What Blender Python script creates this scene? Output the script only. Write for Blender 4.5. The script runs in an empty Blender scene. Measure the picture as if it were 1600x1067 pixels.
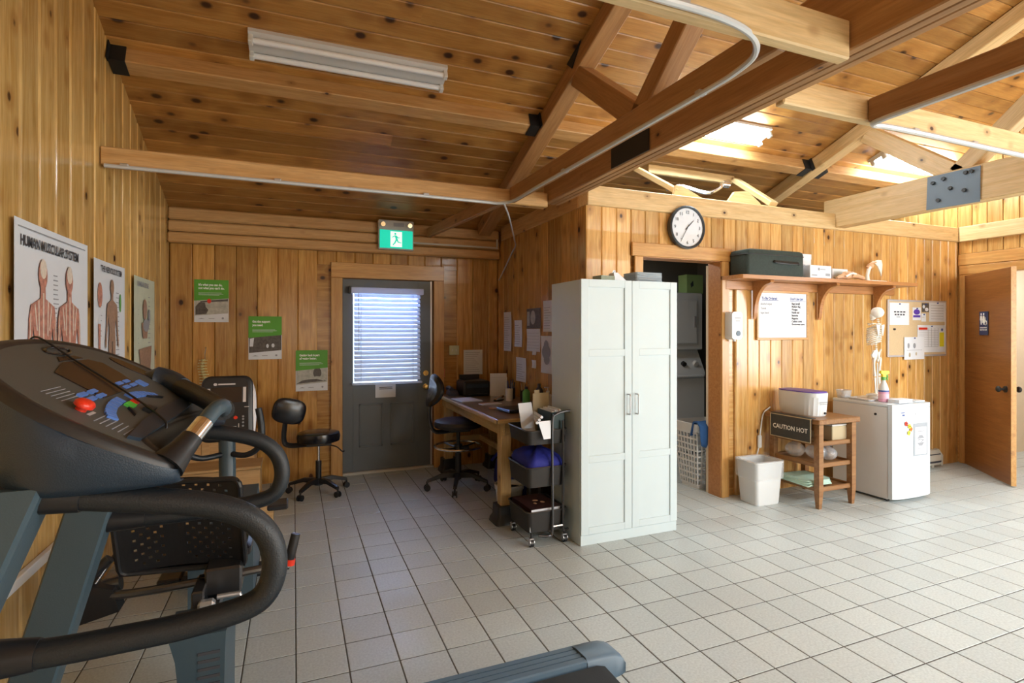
import bpy, math, random
from mathutils import Vector, Matrix
random.seed(7)
S = bpy.context.scene
COL = S.collection
PI = math.pi
sin, cos = math.sin, math.cos

# ------------------------------------------------------------------ camera, world, lights
cd = bpy.data.cameras.new('camera'); cam = bpy.data.objects.new('camera', cd); COL.objects.link(cam)
cam.location = (0, 0, 1.52); cam.rotation_euler = (PI/2, 0, -0.3857)
cd.sensor_width = 36; cd.lens = 839.6/1600*36; cd.shift_y = -17/1600; cd.clip_start = 0.05
S.camera = cam
W = bpy.data.worlds.new('sky'); S.world = W; W.use_nodes = True
bg = W.node_tree.nodes['Background']; bg.inputs[0].default_value = (0.66, 0.80, 1.0, 1); bg.inputs[1].default_value = 2.2
S.view_settings.view_transform = 'Standard'; S.view_settings.look = 'None'
S.view_settings.gamma = 1; S.view_settings.use_curve_mapping = False
S.view_settings.exposure = 0.64
S.cycles.use_denoising = True
S.cycles.max_bounces = 8; S.cycles.diffuse_bounces = 5; S.cycles.glossy_bounces = 4
S.cycles.sample_clamp_indirect = 8

def area(name, loc, rot, sx, sy, power, col):
    l = bpy.data.lights.new(name, 'AREA'); l.shape = 'RECTANGLE'; l.size = sx; l.size_y = sy
    l.energy = power; l.color = col
    o = bpy.data.objects.new(name, l); COL.objects.link(o); o.location = loc; o.rotation_euler = rot
    return o
# unseen lamps for assumed windows behind camera and at right, plus an added fill
area('assumed_front_daylight', (5.2, -3.30, 1.55), (PI/2, 0, 0), 3.4, 1.6, 100, (0.77, 0.91, 1.0))  # added lamp for assumed daylight; the front wall is solid, without window openings
area('front_left_fill_light', (0.2, -3.30, 1.6), (PI/2, 0, 0), 1.6, 1.3, 8, (0.80, 0.93, 1.0))  # unseen fill added for the left half, which has no window
area('assumed_right_daylight', (6.98, -0.2, 1.6), (0, PI/2, 0), 1.6, 3.2, 120, (0.77, 0.91, 1.0))  # added lamp for assumed daylight; no window is built in the right wall
# unseen lamps for fluorescent fittings assumed on the near roof slope, behind the camera
area('assumed_near_fluorescent_a', (3.5, -2.6, 3.35), (0, 0, 0), 1.3, 0.25, 150, (0.77, 0.915, 1.0))
area('assumed_near_fluorescent_b', (6.2, -2.3, 3.35), (0, 0, 0), 1.3, 0.25, 150, (0.77, 0.915, 1.0))
# fill light added to lift the dark laundry, and an unseen lamp assumed in the restroom
area('laundry_fill_light', (3.0, 4.9, 2.45), (0, 0, 0), 0.4, 0.4, 9, (1.0, 0.98, 0.94))
area('assumed_restroom_lamp', (8.1, 2.9, 2.55), (0, 0, 0), 0.6, 0.6, 22, (0.95, 0.98, 1.0))
# daylight behind the glazed door
area('door_daylight', (1.0, 6.75, 2.3), (-PI/2 - 0.55, 0, 0), 1.3, 1.1, 150, (0.36, 0.52, 1.0))

# ------------------------------------------------------------------ helpers
class MB:
    def __init__(s): s.v = []; s.f = []
    def add(s, vs, fs):
        n = len(s.v); s.v += [tuple(v) for v in vs]; s.f += [tuple(i+n for i in f) for f in fs]; return s
    def box(s, x0, x1, y0, y1, z0, z1, M=None):
        vs = [Vector((x, y, z)) for x in (x0, x1) for y in (y0, y1) for z in (z0, z1)]
        if M: vs = [M @ v for v in vs]
        return s.add(vs, [(0,1,3,2),(4,6,7,5),(0,4,5,1),(2,3,7,6),(0,2,6,4),(1,5,7,3)])
    def cbox(s, x0, x1, y0, y1, z0, z1, c=0.005, M=None):
        # box with chamfered edges
        cx, cy, cz = (x0+x1)/2, (y0+y1)/2, (z0+z1)/2; hx, hy, hz = abs(x1-x0)/2, abs(y1-y0)/2, abs(z1-z0)/2
        c = min(c, hx*.9, hy*.9, hz*.9)
        vs = []; idx = {}
        for sx in (-1,1):
            for sy in (-1,1):
                for sz in (-1,1):
                    for a in range(3):
                        d = [hx-c, hy-c, hz-c]; d[a] += c
                        idx[(sx,sy,sz,a)] = len(vs)
                        vs.append(Vector((cx+sx*d[0], cy+sy*d[1], cz+sz*d[2])))
        fs = []
        for a in range(3):
            b, e = (a+1) % 3, (a+2) % 3
            for sg in (-1,1):
                q = []
                for (p, r) in ((-1,-1),(1,-1),(1,1),(-1,1)):
                    k = [0,0,0]; k[a] = sg; k[b] = p; k[e] = r; q.append(idx[(*k, a)])
                fs.append(q if sg > 0 else q[::-1])
            for p in (-1,1):
                for r in (-1,1):
                    # edge along axis a at (b=p, e=r)
                    k0 = [0,0,0]; k0[a] = -1; k0[b] = p; k0[e] = r; k1 = list(k0); k1[a] = 1
                    q = [idx[(*k0,b)], idx[(*k1,b)], idx[(*k1,e)], idx[(*k0,e)]]
                    fs.append(q if p*r < 0 else q[::-1])
        for sx in (-1,1):
            for sy in (-1,1):
                for sz in (-1,1):
                    q = [idx[(sx,sy,sz,a)] for a in range(3)]
                    fs.append(q if sx*sy*sz > 0 else q[::-1])
        if M: vs = [M @ v for v in vs]
        return s.add(vs, fs)
    def loft(s, rings, cap=True, closed=True):
        n = len(rings[0]); vs = [v for r in rings for v in r]; fs = []
        for i in range(len(rings)-1):
            for j in range(n if closed else n-1):
                k = (j+1) % n
                fs.append((i*n+j, i*n+k, (i+1)*n+k, (i+1)*n+j))
        if cap:
            fs.append(tuple(range(n))[::-1]); fs.append(tuple((len(rings)-1)*n+j for j in range(n)))
        return s.add(vs, fs)
    def prism(s, poly, a0, a1, axis='z', M=None):
        # poly of (u,v); axis z: (u,v,a); y: (u,a,v); x: (a,u,v)
        f = {'z': lambda u,v,a: (u,v,a), 'y': lambda u,v,a: (u,a,v), 'x': lambda u,v,a: (a,u,v)}[axis]
        r0 = [Vector(f(u,v,a0)) for u,v in poly]; r1 = [Vector(f(u,v,a1)) for u,v in poly]
        if M: r0 = [M @ v for v in r0]; r1 = [M @ v for v in r1]
        return s.loft([r0, r1])
    def cyl(s, p0, p1, r0, r1=None, n=16):
        if r1 is None: r1 = r0
        p0, p1 = Vector(p0), Vector(p1); d = (p1-p0).normalized()
        a = d.orthogonal().normalized(); b = d.cross(a)
        return s.loft([[p + (a*cos(2*PI*i/n) + b*sin(2*PI*i/n))*r for i in range(n)] for p, r in ((p0,r0),(p1,r1))])
    def lathe(s, prof, c=(0,0,0), n=20, sx=1, sy=1):
        c = Vector(c)
        return s.loft([[c + Vector((r*cos(2*PI*i/n)*sx, r*sin(2*PI*i/n)*sy, z)) for i in range(n)] for r, z in prof])
    def ball(s, c, rx, ry=None, rz=None, n=12, m=8, M=None):
        ry = rx if ry is None else ry; rz = rx if rz is None else rz; c = Vector(c)
        rings = []
        for j in range(m+1):
            t = -PI/2 + PI*j/m; k = max(cos(t), 0.02)
            ring = [Vector((rx*k*cos(2*PI*i/n), ry*k*sin(2*PI*i/n), rz*sin(t))) for i in range(n)]
            rings.append([(M @ v if M else v) + c for v in ring])
        return s.loft(rings)
    def tube(s, path, r, n=10, closed=False, smooth=0, flat=1.0):
        P = [Vector(p) for p in path]
        if smooth: P = catmull(P, smooth, closed)
        m = len(P); rr = r if isinstance(r, (list, tuple)) else None
        up = None; rings = []
        for i in range(m):
            a = P[(i-1) % m] if (closed or i > 0) else P[i]; b = P[(i+1) % m] if (closed or i < m-1) else P[i]
            d = (b-a).normalized()
            if up is None: up = d.orthogonal().normalized()
            up = (up - d*up.dot(d)).normalized(); w = d.cross(up)
            if rr: t = i/(m-1)*(len(rr)-1); k = min(int(t), len(rr)-2); rad = rr[k] + (rr[k+1]-rr[k])*(t-k)
            else: rad = r
            rings.append([P[i] + (up*cos(2*PI*j/n) + w*sin(2*PI*j/n)*flat)*rad for j in range(n)])
        if closed: rings.append(rings[0])
        return s.loft(rings, cap=not closed)
    def beam(s, p0, p1, w, h, up=(0,0,1)):
        # rectangular bar from p0 to p1, w across, h along up
        p0, p1 = Vector(p0), Vector(p1); d = (p1-p0).normalized(); u = Vector(up); u = (u - d*u.dot(d)).normalized(); x = d.cross(u)
        r = lambda p: [p + x*w/2*a + u*h/2*b for a, b in ((-1,-1),(1,-1),(1,1),(-1,1))]
        return s.loft([r(p0), r(p1)])
    def mesh(s, name, smooth=30):
        me = bpy.data.meshes.new(name); me.from_pydata(s.v, [], s.f); me.validate(); me.update()
        import bmesh
        bm = bmesh.new(); bm.from_mesh(me); bmesh.ops.recalc_face_normals(bm, faces=bm.faces); bm.to_mesh(me); bm.free()
        if smooth:
            me.polygons.foreach_set('use_smooth', [True]*len(me.polygons)); me.set_sharp_from_angle(angle=math.radians(smooth))
        return me
def catmull(P, k, closed=False):
    out = []; n = len(P)
    for i in range(n if closed else n-1):
        p0 = P[(i-1) % n] if closed or i > 0 else P[i]*2-P[i+1]; p1 = P[i]; p2 = P[(i+1) % n]
        p3 = P[(i+2) % n] if closed or i+2 < n else p2*2-p1
        for j in range(k):
            t = j/k
            out.append(0.5*((2*p1)+(p2-p0)*t+(2*p0-5*p1+4*p2-p3)*t*t+(3*p1-p0-3*p2+p3)*t**3))
    if not closed: out.append(P[-1])
    return out
def rrect(x0, x1, y0, y1, r, n=4):
    out = []
    for cx, cy, a in ((x1-r,y1-r,0),(x0+r,y1-r,PI/2),(x0+r,y0+r,PI),(x1-r,y0+r,1.5*PI)):
        for i in range(n+1):
            t = a + PI/2*i/n; out.append((cx+r*cos(t), cy+r*sin(t)))
    return out
def link(name, me, mat=None, parent=None):
    o = bpy.data.objects.new(name, me); COL.objects.link(o)
    if mat is not None and me is not None and not me.materials: me.materials.append(mat)
    if parent: o.parent = parent
    return o
def part(name, mb, mat, parent, label=None, smooth=30):
    o = link(name, mb.mesh(name, smooth), mat, parent)
    if label: o['label'] = label
    return o
def tag(o, label, cat, group=None):
    o['label'] = label; o['category'] = cat
    if group: o['group'] = group
    return o
def thing(name, label, cat, loc=(0,0,0), rz=0, group=None):
    o = bpy.data.objects.new(name, None); COL.objects.link(o); o.empty_display_size = 0.1
    o.location = loc; o.rotation_euler = (0, 0, rz)
    return tag(o, label, cat, group)
def struct(name, mb, mat, parent=None):
    o = part(name, mb, mat, parent)
    if not parent: o['kind'] = 'structure'
    return o
def text_mesh(body, size, align='LEFT', bold=0.0, spacing=1.0):
    cu = bpy.data.curves.new('lettering', 'FONT'); cu.body = body; cu.size = size; cu.align_x = align; cu.offset = bold
    cu.space_character = spacing; cu.resolution_u = 2
    o = bpy.data.objects.new('lettering', cu); COL.objects.link(o)
    dg = bpy.context.evaluated_depsgraph_get()
    me = bpy.data.meshes.new_from_object(o.evaluated_get(dg)); bpy.data.objects.remove(o); bpy.data.curves.remove(cu)
    return me
FRONT = Matrix.Rotation(PI/2, 4, 'X')      # text lying in XY -> standing in XZ, read from -Y
def text(body, size, x, z, y, mat, parent, align='LEFT', bold=0.0, M=None, name='lettering', sx=1.0):
    me = text_mesh(body, size, align, bold)
    me.transform((M or Matrix()) @ Matrix.Translation((x, y, z)) @ FRONT @ Matrix.Scale(sx, 4, (1,0,0)))
    return link(name, me, mat, parent)
def flat(polys, y):
    # thin printed shapes in the local XZ plane
    m = MB()
    for k, p in enumerate(polys):
        m.prism(p, y - 0.0004 - 0.00002*k, y, 'y')
    return m
def rect(x0, x1, z0, z1): return [(x0,z0),(x1,z0),(x1,z1),(x0,z1)]
def ell(cx, cz, rx, rz, n=14): return [(cx+rx*cos(2*PI*i/n), cz+rz*sin(2*PI*i/n)) for i in range(n)]

# ------------------------------------------------------------------ materials
def nodes(name):
    m = bpy.data.materials.new(name); m.use_nodes = True; nt = m.node_tree
    return m, nt, nt.nodes['Principled BSDF']
def N(nt, t, **kw):
    n = nt.nodes.new(t)
    for k, v in kw.items(): setattr(n, k, v)
    return n
def pbr(name, col, rough=0.5, metal=0, var=0.06, scale=8, bump=0, bscale=120, coat=0, trans=0, alpha=1, emit=0, ecol=None, spec=0.5):
    m, nt, b = nodes(name); L = nt.links
    b.inputs['Roughness'].default_value = rough; b.inputs['Metallic'].default_value = metal
    b.inputs['Coat Weight'].default_value = coat; b.inputs['Transmission Weight'].default_value = trans; b.inputs['Alpha'].default_value = alpha
    b.inputs['Specular IOR Level'].default_value = spec
    tc = N(nt, 'ShaderNodeTexCoord'); nz = N(nt, 'ShaderNodeTexNoise'); nz.inputs['Scale'].default_value = scale; nz.inputs['Detail'].default_value = 4
    L.new(tc.outputs['Object'], nz.inputs['Vector'])
    mx = N(nt, 'ShaderNodeMix', data_type='RGBA'); L.new(nz.outputs['Fac'], mx.inputs['Factor'])
    mx.inputs['A'].default_value = (*[c*(1-var) for c in col], 1); mx.inputs['B'].default_value = (*[min(1, c*(1+var)) for c in col], 1)
    L.new(mx.outputs['Result'], b.inputs['Base Color'])
    if bump:
        n2 = N(nt, 'ShaderNodeTexNoise'); n2.inputs['Scale'].default_value = bscale; L.new(tc.outputs['Object'], n2.inputs['Vector'])
        bp = N(nt, 'ShaderNodeBump'); bp.inputs['Strength'].default_value = bump; bp.inputs['Distance'].default_value = 0.002
        L.new(n2.outputs['Fac'], bp.inputs['Height']); L.new(bp.outputs['Normal'], b.inputs['Normal'])
    if emit:
        b.inputs['Emission Color'].default_value = (*(ecol or col), 1); b.inputs['Emission Strength'].default_value = emit
    return m
def wood(name, c1, c2, rough=0.35, coat=0.0, knots=True, kscale=6.5, kr=0.11, kdark=(0.045, 0.014, 0.005), hv=0.25):
    # pine grain runs along local X; each object is shifted to its own stretch of the timber
    m, nt, b = nodes(name); L = nt.links
    b.inputs['Roughness'].default_value = rough; b.inputs['Coat Weight'].default_value = coat; b.inputs['Coat Roughness'].default_value = 0.15
    tc = N(nt, 'ShaderNodeTexCoord'); oi = N(nt, 'ShaderNodeObjectInfo')
    mul = N(nt, 'ShaderNodeVectorMath', operation='SCALE'); mul.inputs[0].default_value = (37.1, 19.7, 53.3); L.new(oi.outputs['Random'], mul.inputs['Scale'])
    ad = N(nt, 'ShaderNodeVectorMath', operation='ADD'); L.new(tc.outputs['Object'], ad.inputs[0]); L.new(mul.outputs[0], ad.inputs[1])
    st = N(nt, 'ShaderNodeVectorMath', operation='MULTIPLY'); st.inputs[1].default_value = (1.1, 16, 16); L.new(ad.outputs[0], st.inputs[0])
    nz = N(nt, 'ShaderNodeTexNoise'); nz.inputs['Scale'].default_value = 2.2; nz.inputs['Detail'].default_value = 6; nz.inputs['Distortion'].default_value = 0.6
    L.new(st.outputs[0], nz.inputs['Vector'])
    fz = N(nt, 'ShaderNodeTexNoise'); fz.inputs['Scale'].default_value = 9; fz.inputs['Detail'].default_value = 3; L.new(st.outputs[0], fz.inputs['Vector'])
    cr = N(nt, 'ShaderNodeValToRGB'); e = cr.color_ramp.elements
    e[0].position = 0.30; e[0].color = (*c2, 1); e[1].position = 0.68; e[1].color = (*c1, 1); L.new(nz.outputs['Fac'], cr.inputs['Fac'])
    hs = N(nt, 'ShaderNodeHueSaturation'); L.new(cr.outputs['Color'], hs.inputs['Color'])
    mr = N(nt, 'ShaderNodeMapRange'); mr.inputs['To Min'].default_value = 1-hv; mr.inputs['To Max'].default_value = 1+hv*0.6; L.new(oi.outputs['Random'], mr.inputs['Value']); L.new(mr.outputs['Result'], hs.inputs['Value'])
    col = hs.outputs['Color']
    fm = N(nt, 'ShaderNodeMix', data_type='RGBA', blend_type='MULTIPLY'); fm.inputs['Factor'].default_value = 0.35; L.new(col, fm.inputs['A']); 
    fr = N(nt, 'ShaderNodeMapRange'); fr.inputs['From Min'].default_value = 0.3; fr.inputs['From Max'].default_value = 0.7; fr.inputs['To Min'].default_value = 0.55; fr.inputs['To Max'].default_value = 1.15; L.new(fz.outputs['Fac'], fr.inputs['Value'])
    L.new(fr.outputs['Result'], fm.inputs['B']); col = fm.outputs['Result']
    if knots:
        ks = N(nt, 'ShaderNodeVectorMath', operation='MULTIPLY'); ks.inputs[1].default_value = (0.72, 1, 1); L.new(ad.outputs[0], ks.inputs[0])
        vo = N(nt, 'ShaderNodeTexVoronoi'); vo.inputs['Scale'].default_value = kscale; L.new(ks.outputs[0], vo.inputs['Vector'])
        k1 = N(nt, 'ShaderNodeMapRange'); k1.interpolation_type = 'SMOOTHSTEP'; k1.inputs['From Min'].default_value = kr*0.45; k1.inputs['From Max'].default_value = kr; k1.inputs['To Min'].default_value = 1; k1.inputs['To Max'].default_value = 0
        L.new(vo.outputs['Distance'], k1.inputs['Value'])
        k2 = N(nt, 'ShaderNodeMapRange'); k2.interpolation_type = 'SMOOTHSTEP'; k2.inputs['From Min'].default_value = kr; k2.inputs['From Max'].default_value = kr*2.6; k2.inputs['To Min'].default_value = 0.5; k2.inputs['To Max'].default_value = 0
        L.new(vo.outputs['Distance'], k2.inputs['Value'])
        h = N(nt, 'ShaderNodeMix', data_type='RGBA'); L.new(k2.outputs['Result'], h.inputs['Factor']); L.new(col, h.inputs['A']); h.inputs['B'].default_value = (c2[0]*0.5, c2[1]*0.38, c2[2]*0.3, 1)
        k = N(nt, 'ShaderNodeMix', data_type='RGBA'); L.new(k1.outputs['Result'], k.inputs['Factor']); L.new(h.outputs['Result'], k.inputs['A']); k.inputs['B'].default_value = (*kdark, 1)
        col = k.outputs['Result']
    L.new(col, b.inputs['Base Color'])
    bp = N(nt, 'ShaderNodeBump'); bp.inputs['Strength'].default_value = 0.15; bp.inputs['Distance'].default_value = 0.001
    L.new(fz.outputs['Fac'], bp.inputs['Height']); L.new(bp.outputs['Normal'], b.inputs['Normal'])
    return m
M = {}
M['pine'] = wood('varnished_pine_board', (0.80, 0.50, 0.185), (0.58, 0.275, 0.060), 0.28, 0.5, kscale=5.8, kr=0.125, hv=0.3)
M['pine_wide'] = wood('honey_pine_board', (0.80, 0.53, 0.20), (0.60, 0.34, 0.09), 0.24, 0.5, kscale=5.5, kr=0.12)
M['pine_amber'] = wood('amber_pine_board', (0.62, 0.34, 0.09), (0.42, 0.185, 0.036), 0.26, 0.3, kscale=5.2, kr=0.14)
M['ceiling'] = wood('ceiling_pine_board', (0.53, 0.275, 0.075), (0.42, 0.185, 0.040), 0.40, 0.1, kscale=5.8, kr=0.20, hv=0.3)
M['beam'] = wood('pine_beam', (0.62, 0.37, 0.155), (0.50, 0.265, 0.085), 0.5, 0.0, kscale=5.0, kr=0.07, hv=0.12)
M['truss'] = wood('shaded_truss_timber', (0.42, 0.225, 0.09), (0.32, 0.15, 0.05), 0.5, 0.0, kscale=5.0, kr=0.06, hv=0.12)  # base tone darkened to carry the shade on the timbers' left faces
M['palebeam'] = wood('pale_beam', (0.74, 0.54, 0.28), (0.62, 0.41, 0.18), 0.5, 0.0, kscale=5.0, kr=0.07, hv=0.1)
M['trim'] = wood('door_casing_pine', (0.64, 0.36, 0.12), (0.52, 0.25, 0.07), 0.35, 0.2, kscale=4.0, kr=0.06, hv=0.1)
M['shelfwood'] = wood('shelf_pine', (0.50, 0.235, 0.085), (0.40, 0.165, 0.05), 0.4, 0.1, kscale=4.0, kr=0.05, hv=0.05)
M['brown'] = wood('brown_table_wood', (0.33, 0.165, 0.06), (0.22, 0.095, 0.03), 0.45, 0.05, knots=False, hv=0.08)
M['deskwood'] = wood('desk_pine', (0.56, 0.40, 0.18), (0.45, 0.29, 0.11), 0.55, 0.0, kscale=4.0, kr=0.06, hv=0.08)
M['desktop'] = wood('worn_desktop', (0.26, 0.185, 0.12), (0.19, 0.13, 0.08), 0.32, 0.2, knots=False, hv=0.05)
M['doorwood'] = wood('brown_veneer_door', (0.30, 0.125, 0.034), (0.23, 0.085, 0.02), 0.35, 0.1, knots=False, hv=0.02)
M['steps'] = wood('raw_pine_step', (0.55, 0.36, 0.17), (0.45, 0.27, 0.11), 0.6, 0.0, kscale=4.5, kr=0.06, hv=0.1)
M['white'] = pbr('white_laminate', (0.57, 0.665, 0.70), 0.45, var=0.02)
M['whiteg'] = pbr('white_enamel', (0.64, 0.70, 0.75), 0.3, var=0.02)
M['enamel_side'] = pbr('textured_white_steel', (0.66, 0.67, 0.68), 0.5, var=0.03, bump=0.2)
M['plastic_w'] = pbr('white_plastic', (0.68, 0.70, 0.71), 0.4, var=0.03)
M['paper'] = pbr('white_paper', (0.72, 0.75, 0.80), 0.7, var=0.03)
M['paper_old'] = pbr('pale_green_paper', (0.60, 0.64, 0.50), 0.6, var=0.12, scale=14)
M['ink'] = pbr('black_ink', (0.05, 0.05, 0.06), 0.7)
M['greyink'] = pbr('grey_ink', (0.30, 0.31, 0.34), 0.7)
M['blueink'] = pbr('blue_ink', (0.06, 0.10, 0.32), 0.6)
M['muscle'] = pbr('muscle_red_print', (0.50, 0.22, 0.16), 0.6, var=0.75, scale=45)
M['bone'] = pbr('bone_print', (0.72, 0.62, 0.52), 0.6, var=0.3, scale=60)
M['skin'] = pbr('brown_figure_print', (0.36, 0.22, 0.15), 0.6, var=0.4, scale=60)
M['green'] = pbr('poster_green', (0.10, 0.36, 0.03), 0.5, var=0.08)
M['photo'] = pbr('photo_print_dark', (0.10, 0.085, 0.075), 0.5, var=0.9, scale=40)
M['photo_l'] = pbr('photo_print_light', (0.45, 0.45, 0.40), 0.5, var=0.5, scale=30)
M['white_ink'] = pbr('white_ink', (0.9, 0.92, 0.88), 0.6)
M['black'] = pbr('black_plastic', (0.012, 0.012, 0.014), 0.42, var=0.2)
M['vinyl'] = pbr('black_vinyl', (0.008, 0.008, 0.012), 0.22, var=0.2)
M['foam'] = pbr('black_foam_grip', (0.009, 0.012, 0.016), 0.48, var=0.15, bump=0.4, bscale=300)
M['tm_blue'] = pbr('blue_grey_shell', (0.016, 0.029, 0.048), 0.38, var=0.1, bump=0.35, bscale=400)
M['tm_post'] = pbr('teal_grey_upright', (0.044, 0.072, 0.092), 0.45, var=0.08, bump=0.2, bscale=300)
M['tm_face'] = pbr('grey_console_face', (0.070, 0.073, 0.068), 0.5, var=0.08)
M['tm_rim'] = pbr('dark_console_rim', (0.020, 0.018, 0.018), 0.4, var=0.1)
M['tm_dark'] = pbr('brown_black_display', (0.028, 0.018, 0.014), 0.25, var=0.1)
M['tm_rail'] = pbr('blue_grey_rail', (0.10, 0.16, 0.225), 0.45, var=0.05)
M['belt'] = pbr('treadmill_belt', (0.016, 0.020, 0.024), 0.8, var=0.2, bump=0.5, bscale=500)
M['keyblue'] = pbr('blue_keys', (0.10, 0.22, 0.62), 0.45)
M['red'] = pbr('red_plastic', (0.70, 0.035, 0.012), 0.3)
M['keygreen'] = pbr('green_key', (0.08, 0.50, 0.06), 0.4)
M['chrome'] = pbr('chrome', (0.80, 0.80, 0.82), 0.15, metal=1, var=0.02)
M['steel'] = pbr('galvanised_steel', (0.55, 0.56, 0.58), 0.38, metal=0.8, var=0.1)
M['conduit'] = pbr('white_grey_conduit', (0.60, 0.61, 0.61), 0.35, metal=0.25, var=0.05)
M['plate_black'] = pbr('black_steel_plate', (0.012, 0.012, 0.012), 0.5, var=0.2)
M['plate_blue'] = pbr('blue_grey_steel_plate', (0.13, 0.18, 0.24), 0.5, var=0.06, bump=0.3, bscale=200)
M['doorgrey'] = pbr('grey_painted_door', (0.115, 0.135, 0.150), 0.4, var=0.05)
M['brass'] = pbr('brass', (0.75, 0.52, 0.20), 0.25, metal=1)
M['glass'] = pbr('door_glass', (0.9, 0.95, 1.0), 0.0, trans=1.0, var=0)
M['slat'] = pbr('white_blind_slat', (0.82, 0.85, 0.90), 0.45, var=0.02)
def translucent(m, f):
    nt = m.node_tree; b = nt.nodes['Principled BSDF']; out = nt.nodes['Material Output']
    tr = N(nt, 'ShaderNodeBsdfTranslucent'); tr.inputs['Color'].default_value = (0.85, 0.90, 1, 1); mx = N(nt, 'ShaderNodeMixShader'); mx.inputs[0].default_value = f
    nt.links.new(b.outputs[0], mx.inputs[1]); nt.links.new(tr.outputs[0], mx.inputs[2]); nt.links.new(mx.outputs[0], out.inputs[0])
translucent(M['slat'], 0.45)
M['grout'] = pbr('grey_grout', (0.085, 0.078, 0.068), 0.9, var=0.15, scale=30)
M['fabric_blue'] = pbr('royal_blue_fabric', (0.008, 0.014, 0.22), 0.75, var=0.25, bump=0.6)
M['towelblue'] = pbr('blue_towel', (0.025, 0.095, 0.27), 0.9, var=0.2, bump=0.6)
M['mint'] = pbr('mint_towel', (0.47, 0.66, 0.55), 0.9, var=0.08, bump=0.6)
M['cork'] = pbr('cork', (0.62, 0.47, 0.28), 0.9, var=0.15, scale=90, bump=0.3)
M['alu'] = pbr('aluminium_frame', (0.62, 0.60, 0.62), 0.4, metal=0.4)
M['card'] = pbr('kraft_card', (0.46, 0.37, 0.23), 0.8, var=0.06)
M['filegreen'] = pbr('dark_green_file_box', (0.028, 0.055, 0.060), 0.6)
M['case'] = pbr('black_green_nylon', (0.022, 0.036, 0.030), 0.75, var=0.4, scale=60, bump=0.5)
M['navy'] = pbr('navy_plastic', (0.05, 0.055, 0.10), 0.4)
M['tan'] = pbr('tan_model_plastic', (0.62, 0.36, 0.20), 0.45, var=0.25, scale=30)
M['bonewhite'] = pbr('bone_white_plastic', (0.82, 0.79, 0.72), 0.45, var=0.1, scale=40)
M['spineyellow'] = pbr('yellowed_model_plastic', (0.62, 0.56, 0.28), 0.5, var=0.1)
M['exitgreen'] = pbr('lit_exit_green', (0.0, 0.52, 0.34), 0.4, emit=0.55, ecol=(0.0, 0.62, 0.42))
M['exitwhite'] = pbr('lit_exit_white', (0.85, 0.95, 0.92), 0.4, emit=0.5)
M['exitgrey'] = pbr('grey_exit_housing', (0.48, 0.48, 0.46), 0.4)
M['tube_on'] = pbr('lit_tube', (1, 1, 1), 0.4, emit=60, ecol=(0.80, 0.94, 1.0))
M['tube_off'] = pbr('unlit_tube', (0.82, 0.85, 0.90), 0.3)
M['fix'] = pbr('white_light_housing', (0.62, 0.62, 0.62), 0.4)
M['clockring'] = pbr('dark_clock_rim', (0.035, 0.045, 0.055), 0.3)
M['bag'] = pbr('clear_bin_liner', (0.80, 0.82, 0.84), 0.2, var=0.05, trans=0.3, alpha=0.42)
M['pinkliquid'] = pbr('pink_liquid', (0.72, 0.36, 0.50), 0.25)
M['yellow'] = pbr('yellow_plastic', (0.80, 0.72, 0.03), 0.4)
M['orange'] = pbr('orange_plastic', (0.62, 0.24, 0.03), 0.45)
M['greenp'] = pbr('green_plastic', (0.12, 0.42, 0.10), 0.45)
M['signblue'] = pbr('sign_blue', (0.025, 0.045, 0.13), 0.4)
M['mat_dark'] = pbr('charcoal_rubber_mat', (0.045, 0.047, 0.045), 0.7, var=0.2, scale=60)
M['purple'] = pbr('purple_plastic', (0.10, 0.05, 0.42), 0.4)
M['clearplastic'] = pbr('clear_plastic', (0.82, 0.84, 0.87), 0.12, trans=0.6, alpha=0.7, var=0)
M['heater'] = pbr('beige_heater_steel', (0.52, 0.50, 0.44), 0.45)
M['drywall'] = pbr('white_drywall', (0.70, 0.60, 0.46), 0.8)
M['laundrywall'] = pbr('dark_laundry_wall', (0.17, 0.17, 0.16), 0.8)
M['lime'] = pbr('pale_green_box', (0.30, 0.48, 0.20), 0.6)
M['sticky'] = pbr('coral_note', (0.80, 0.20, 0.14), 0.7)
M['plum'] = pbr('dark_plum_book', (0.05, 0.02, 0.02), 0.35, var=0.8, scale=40)
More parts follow.
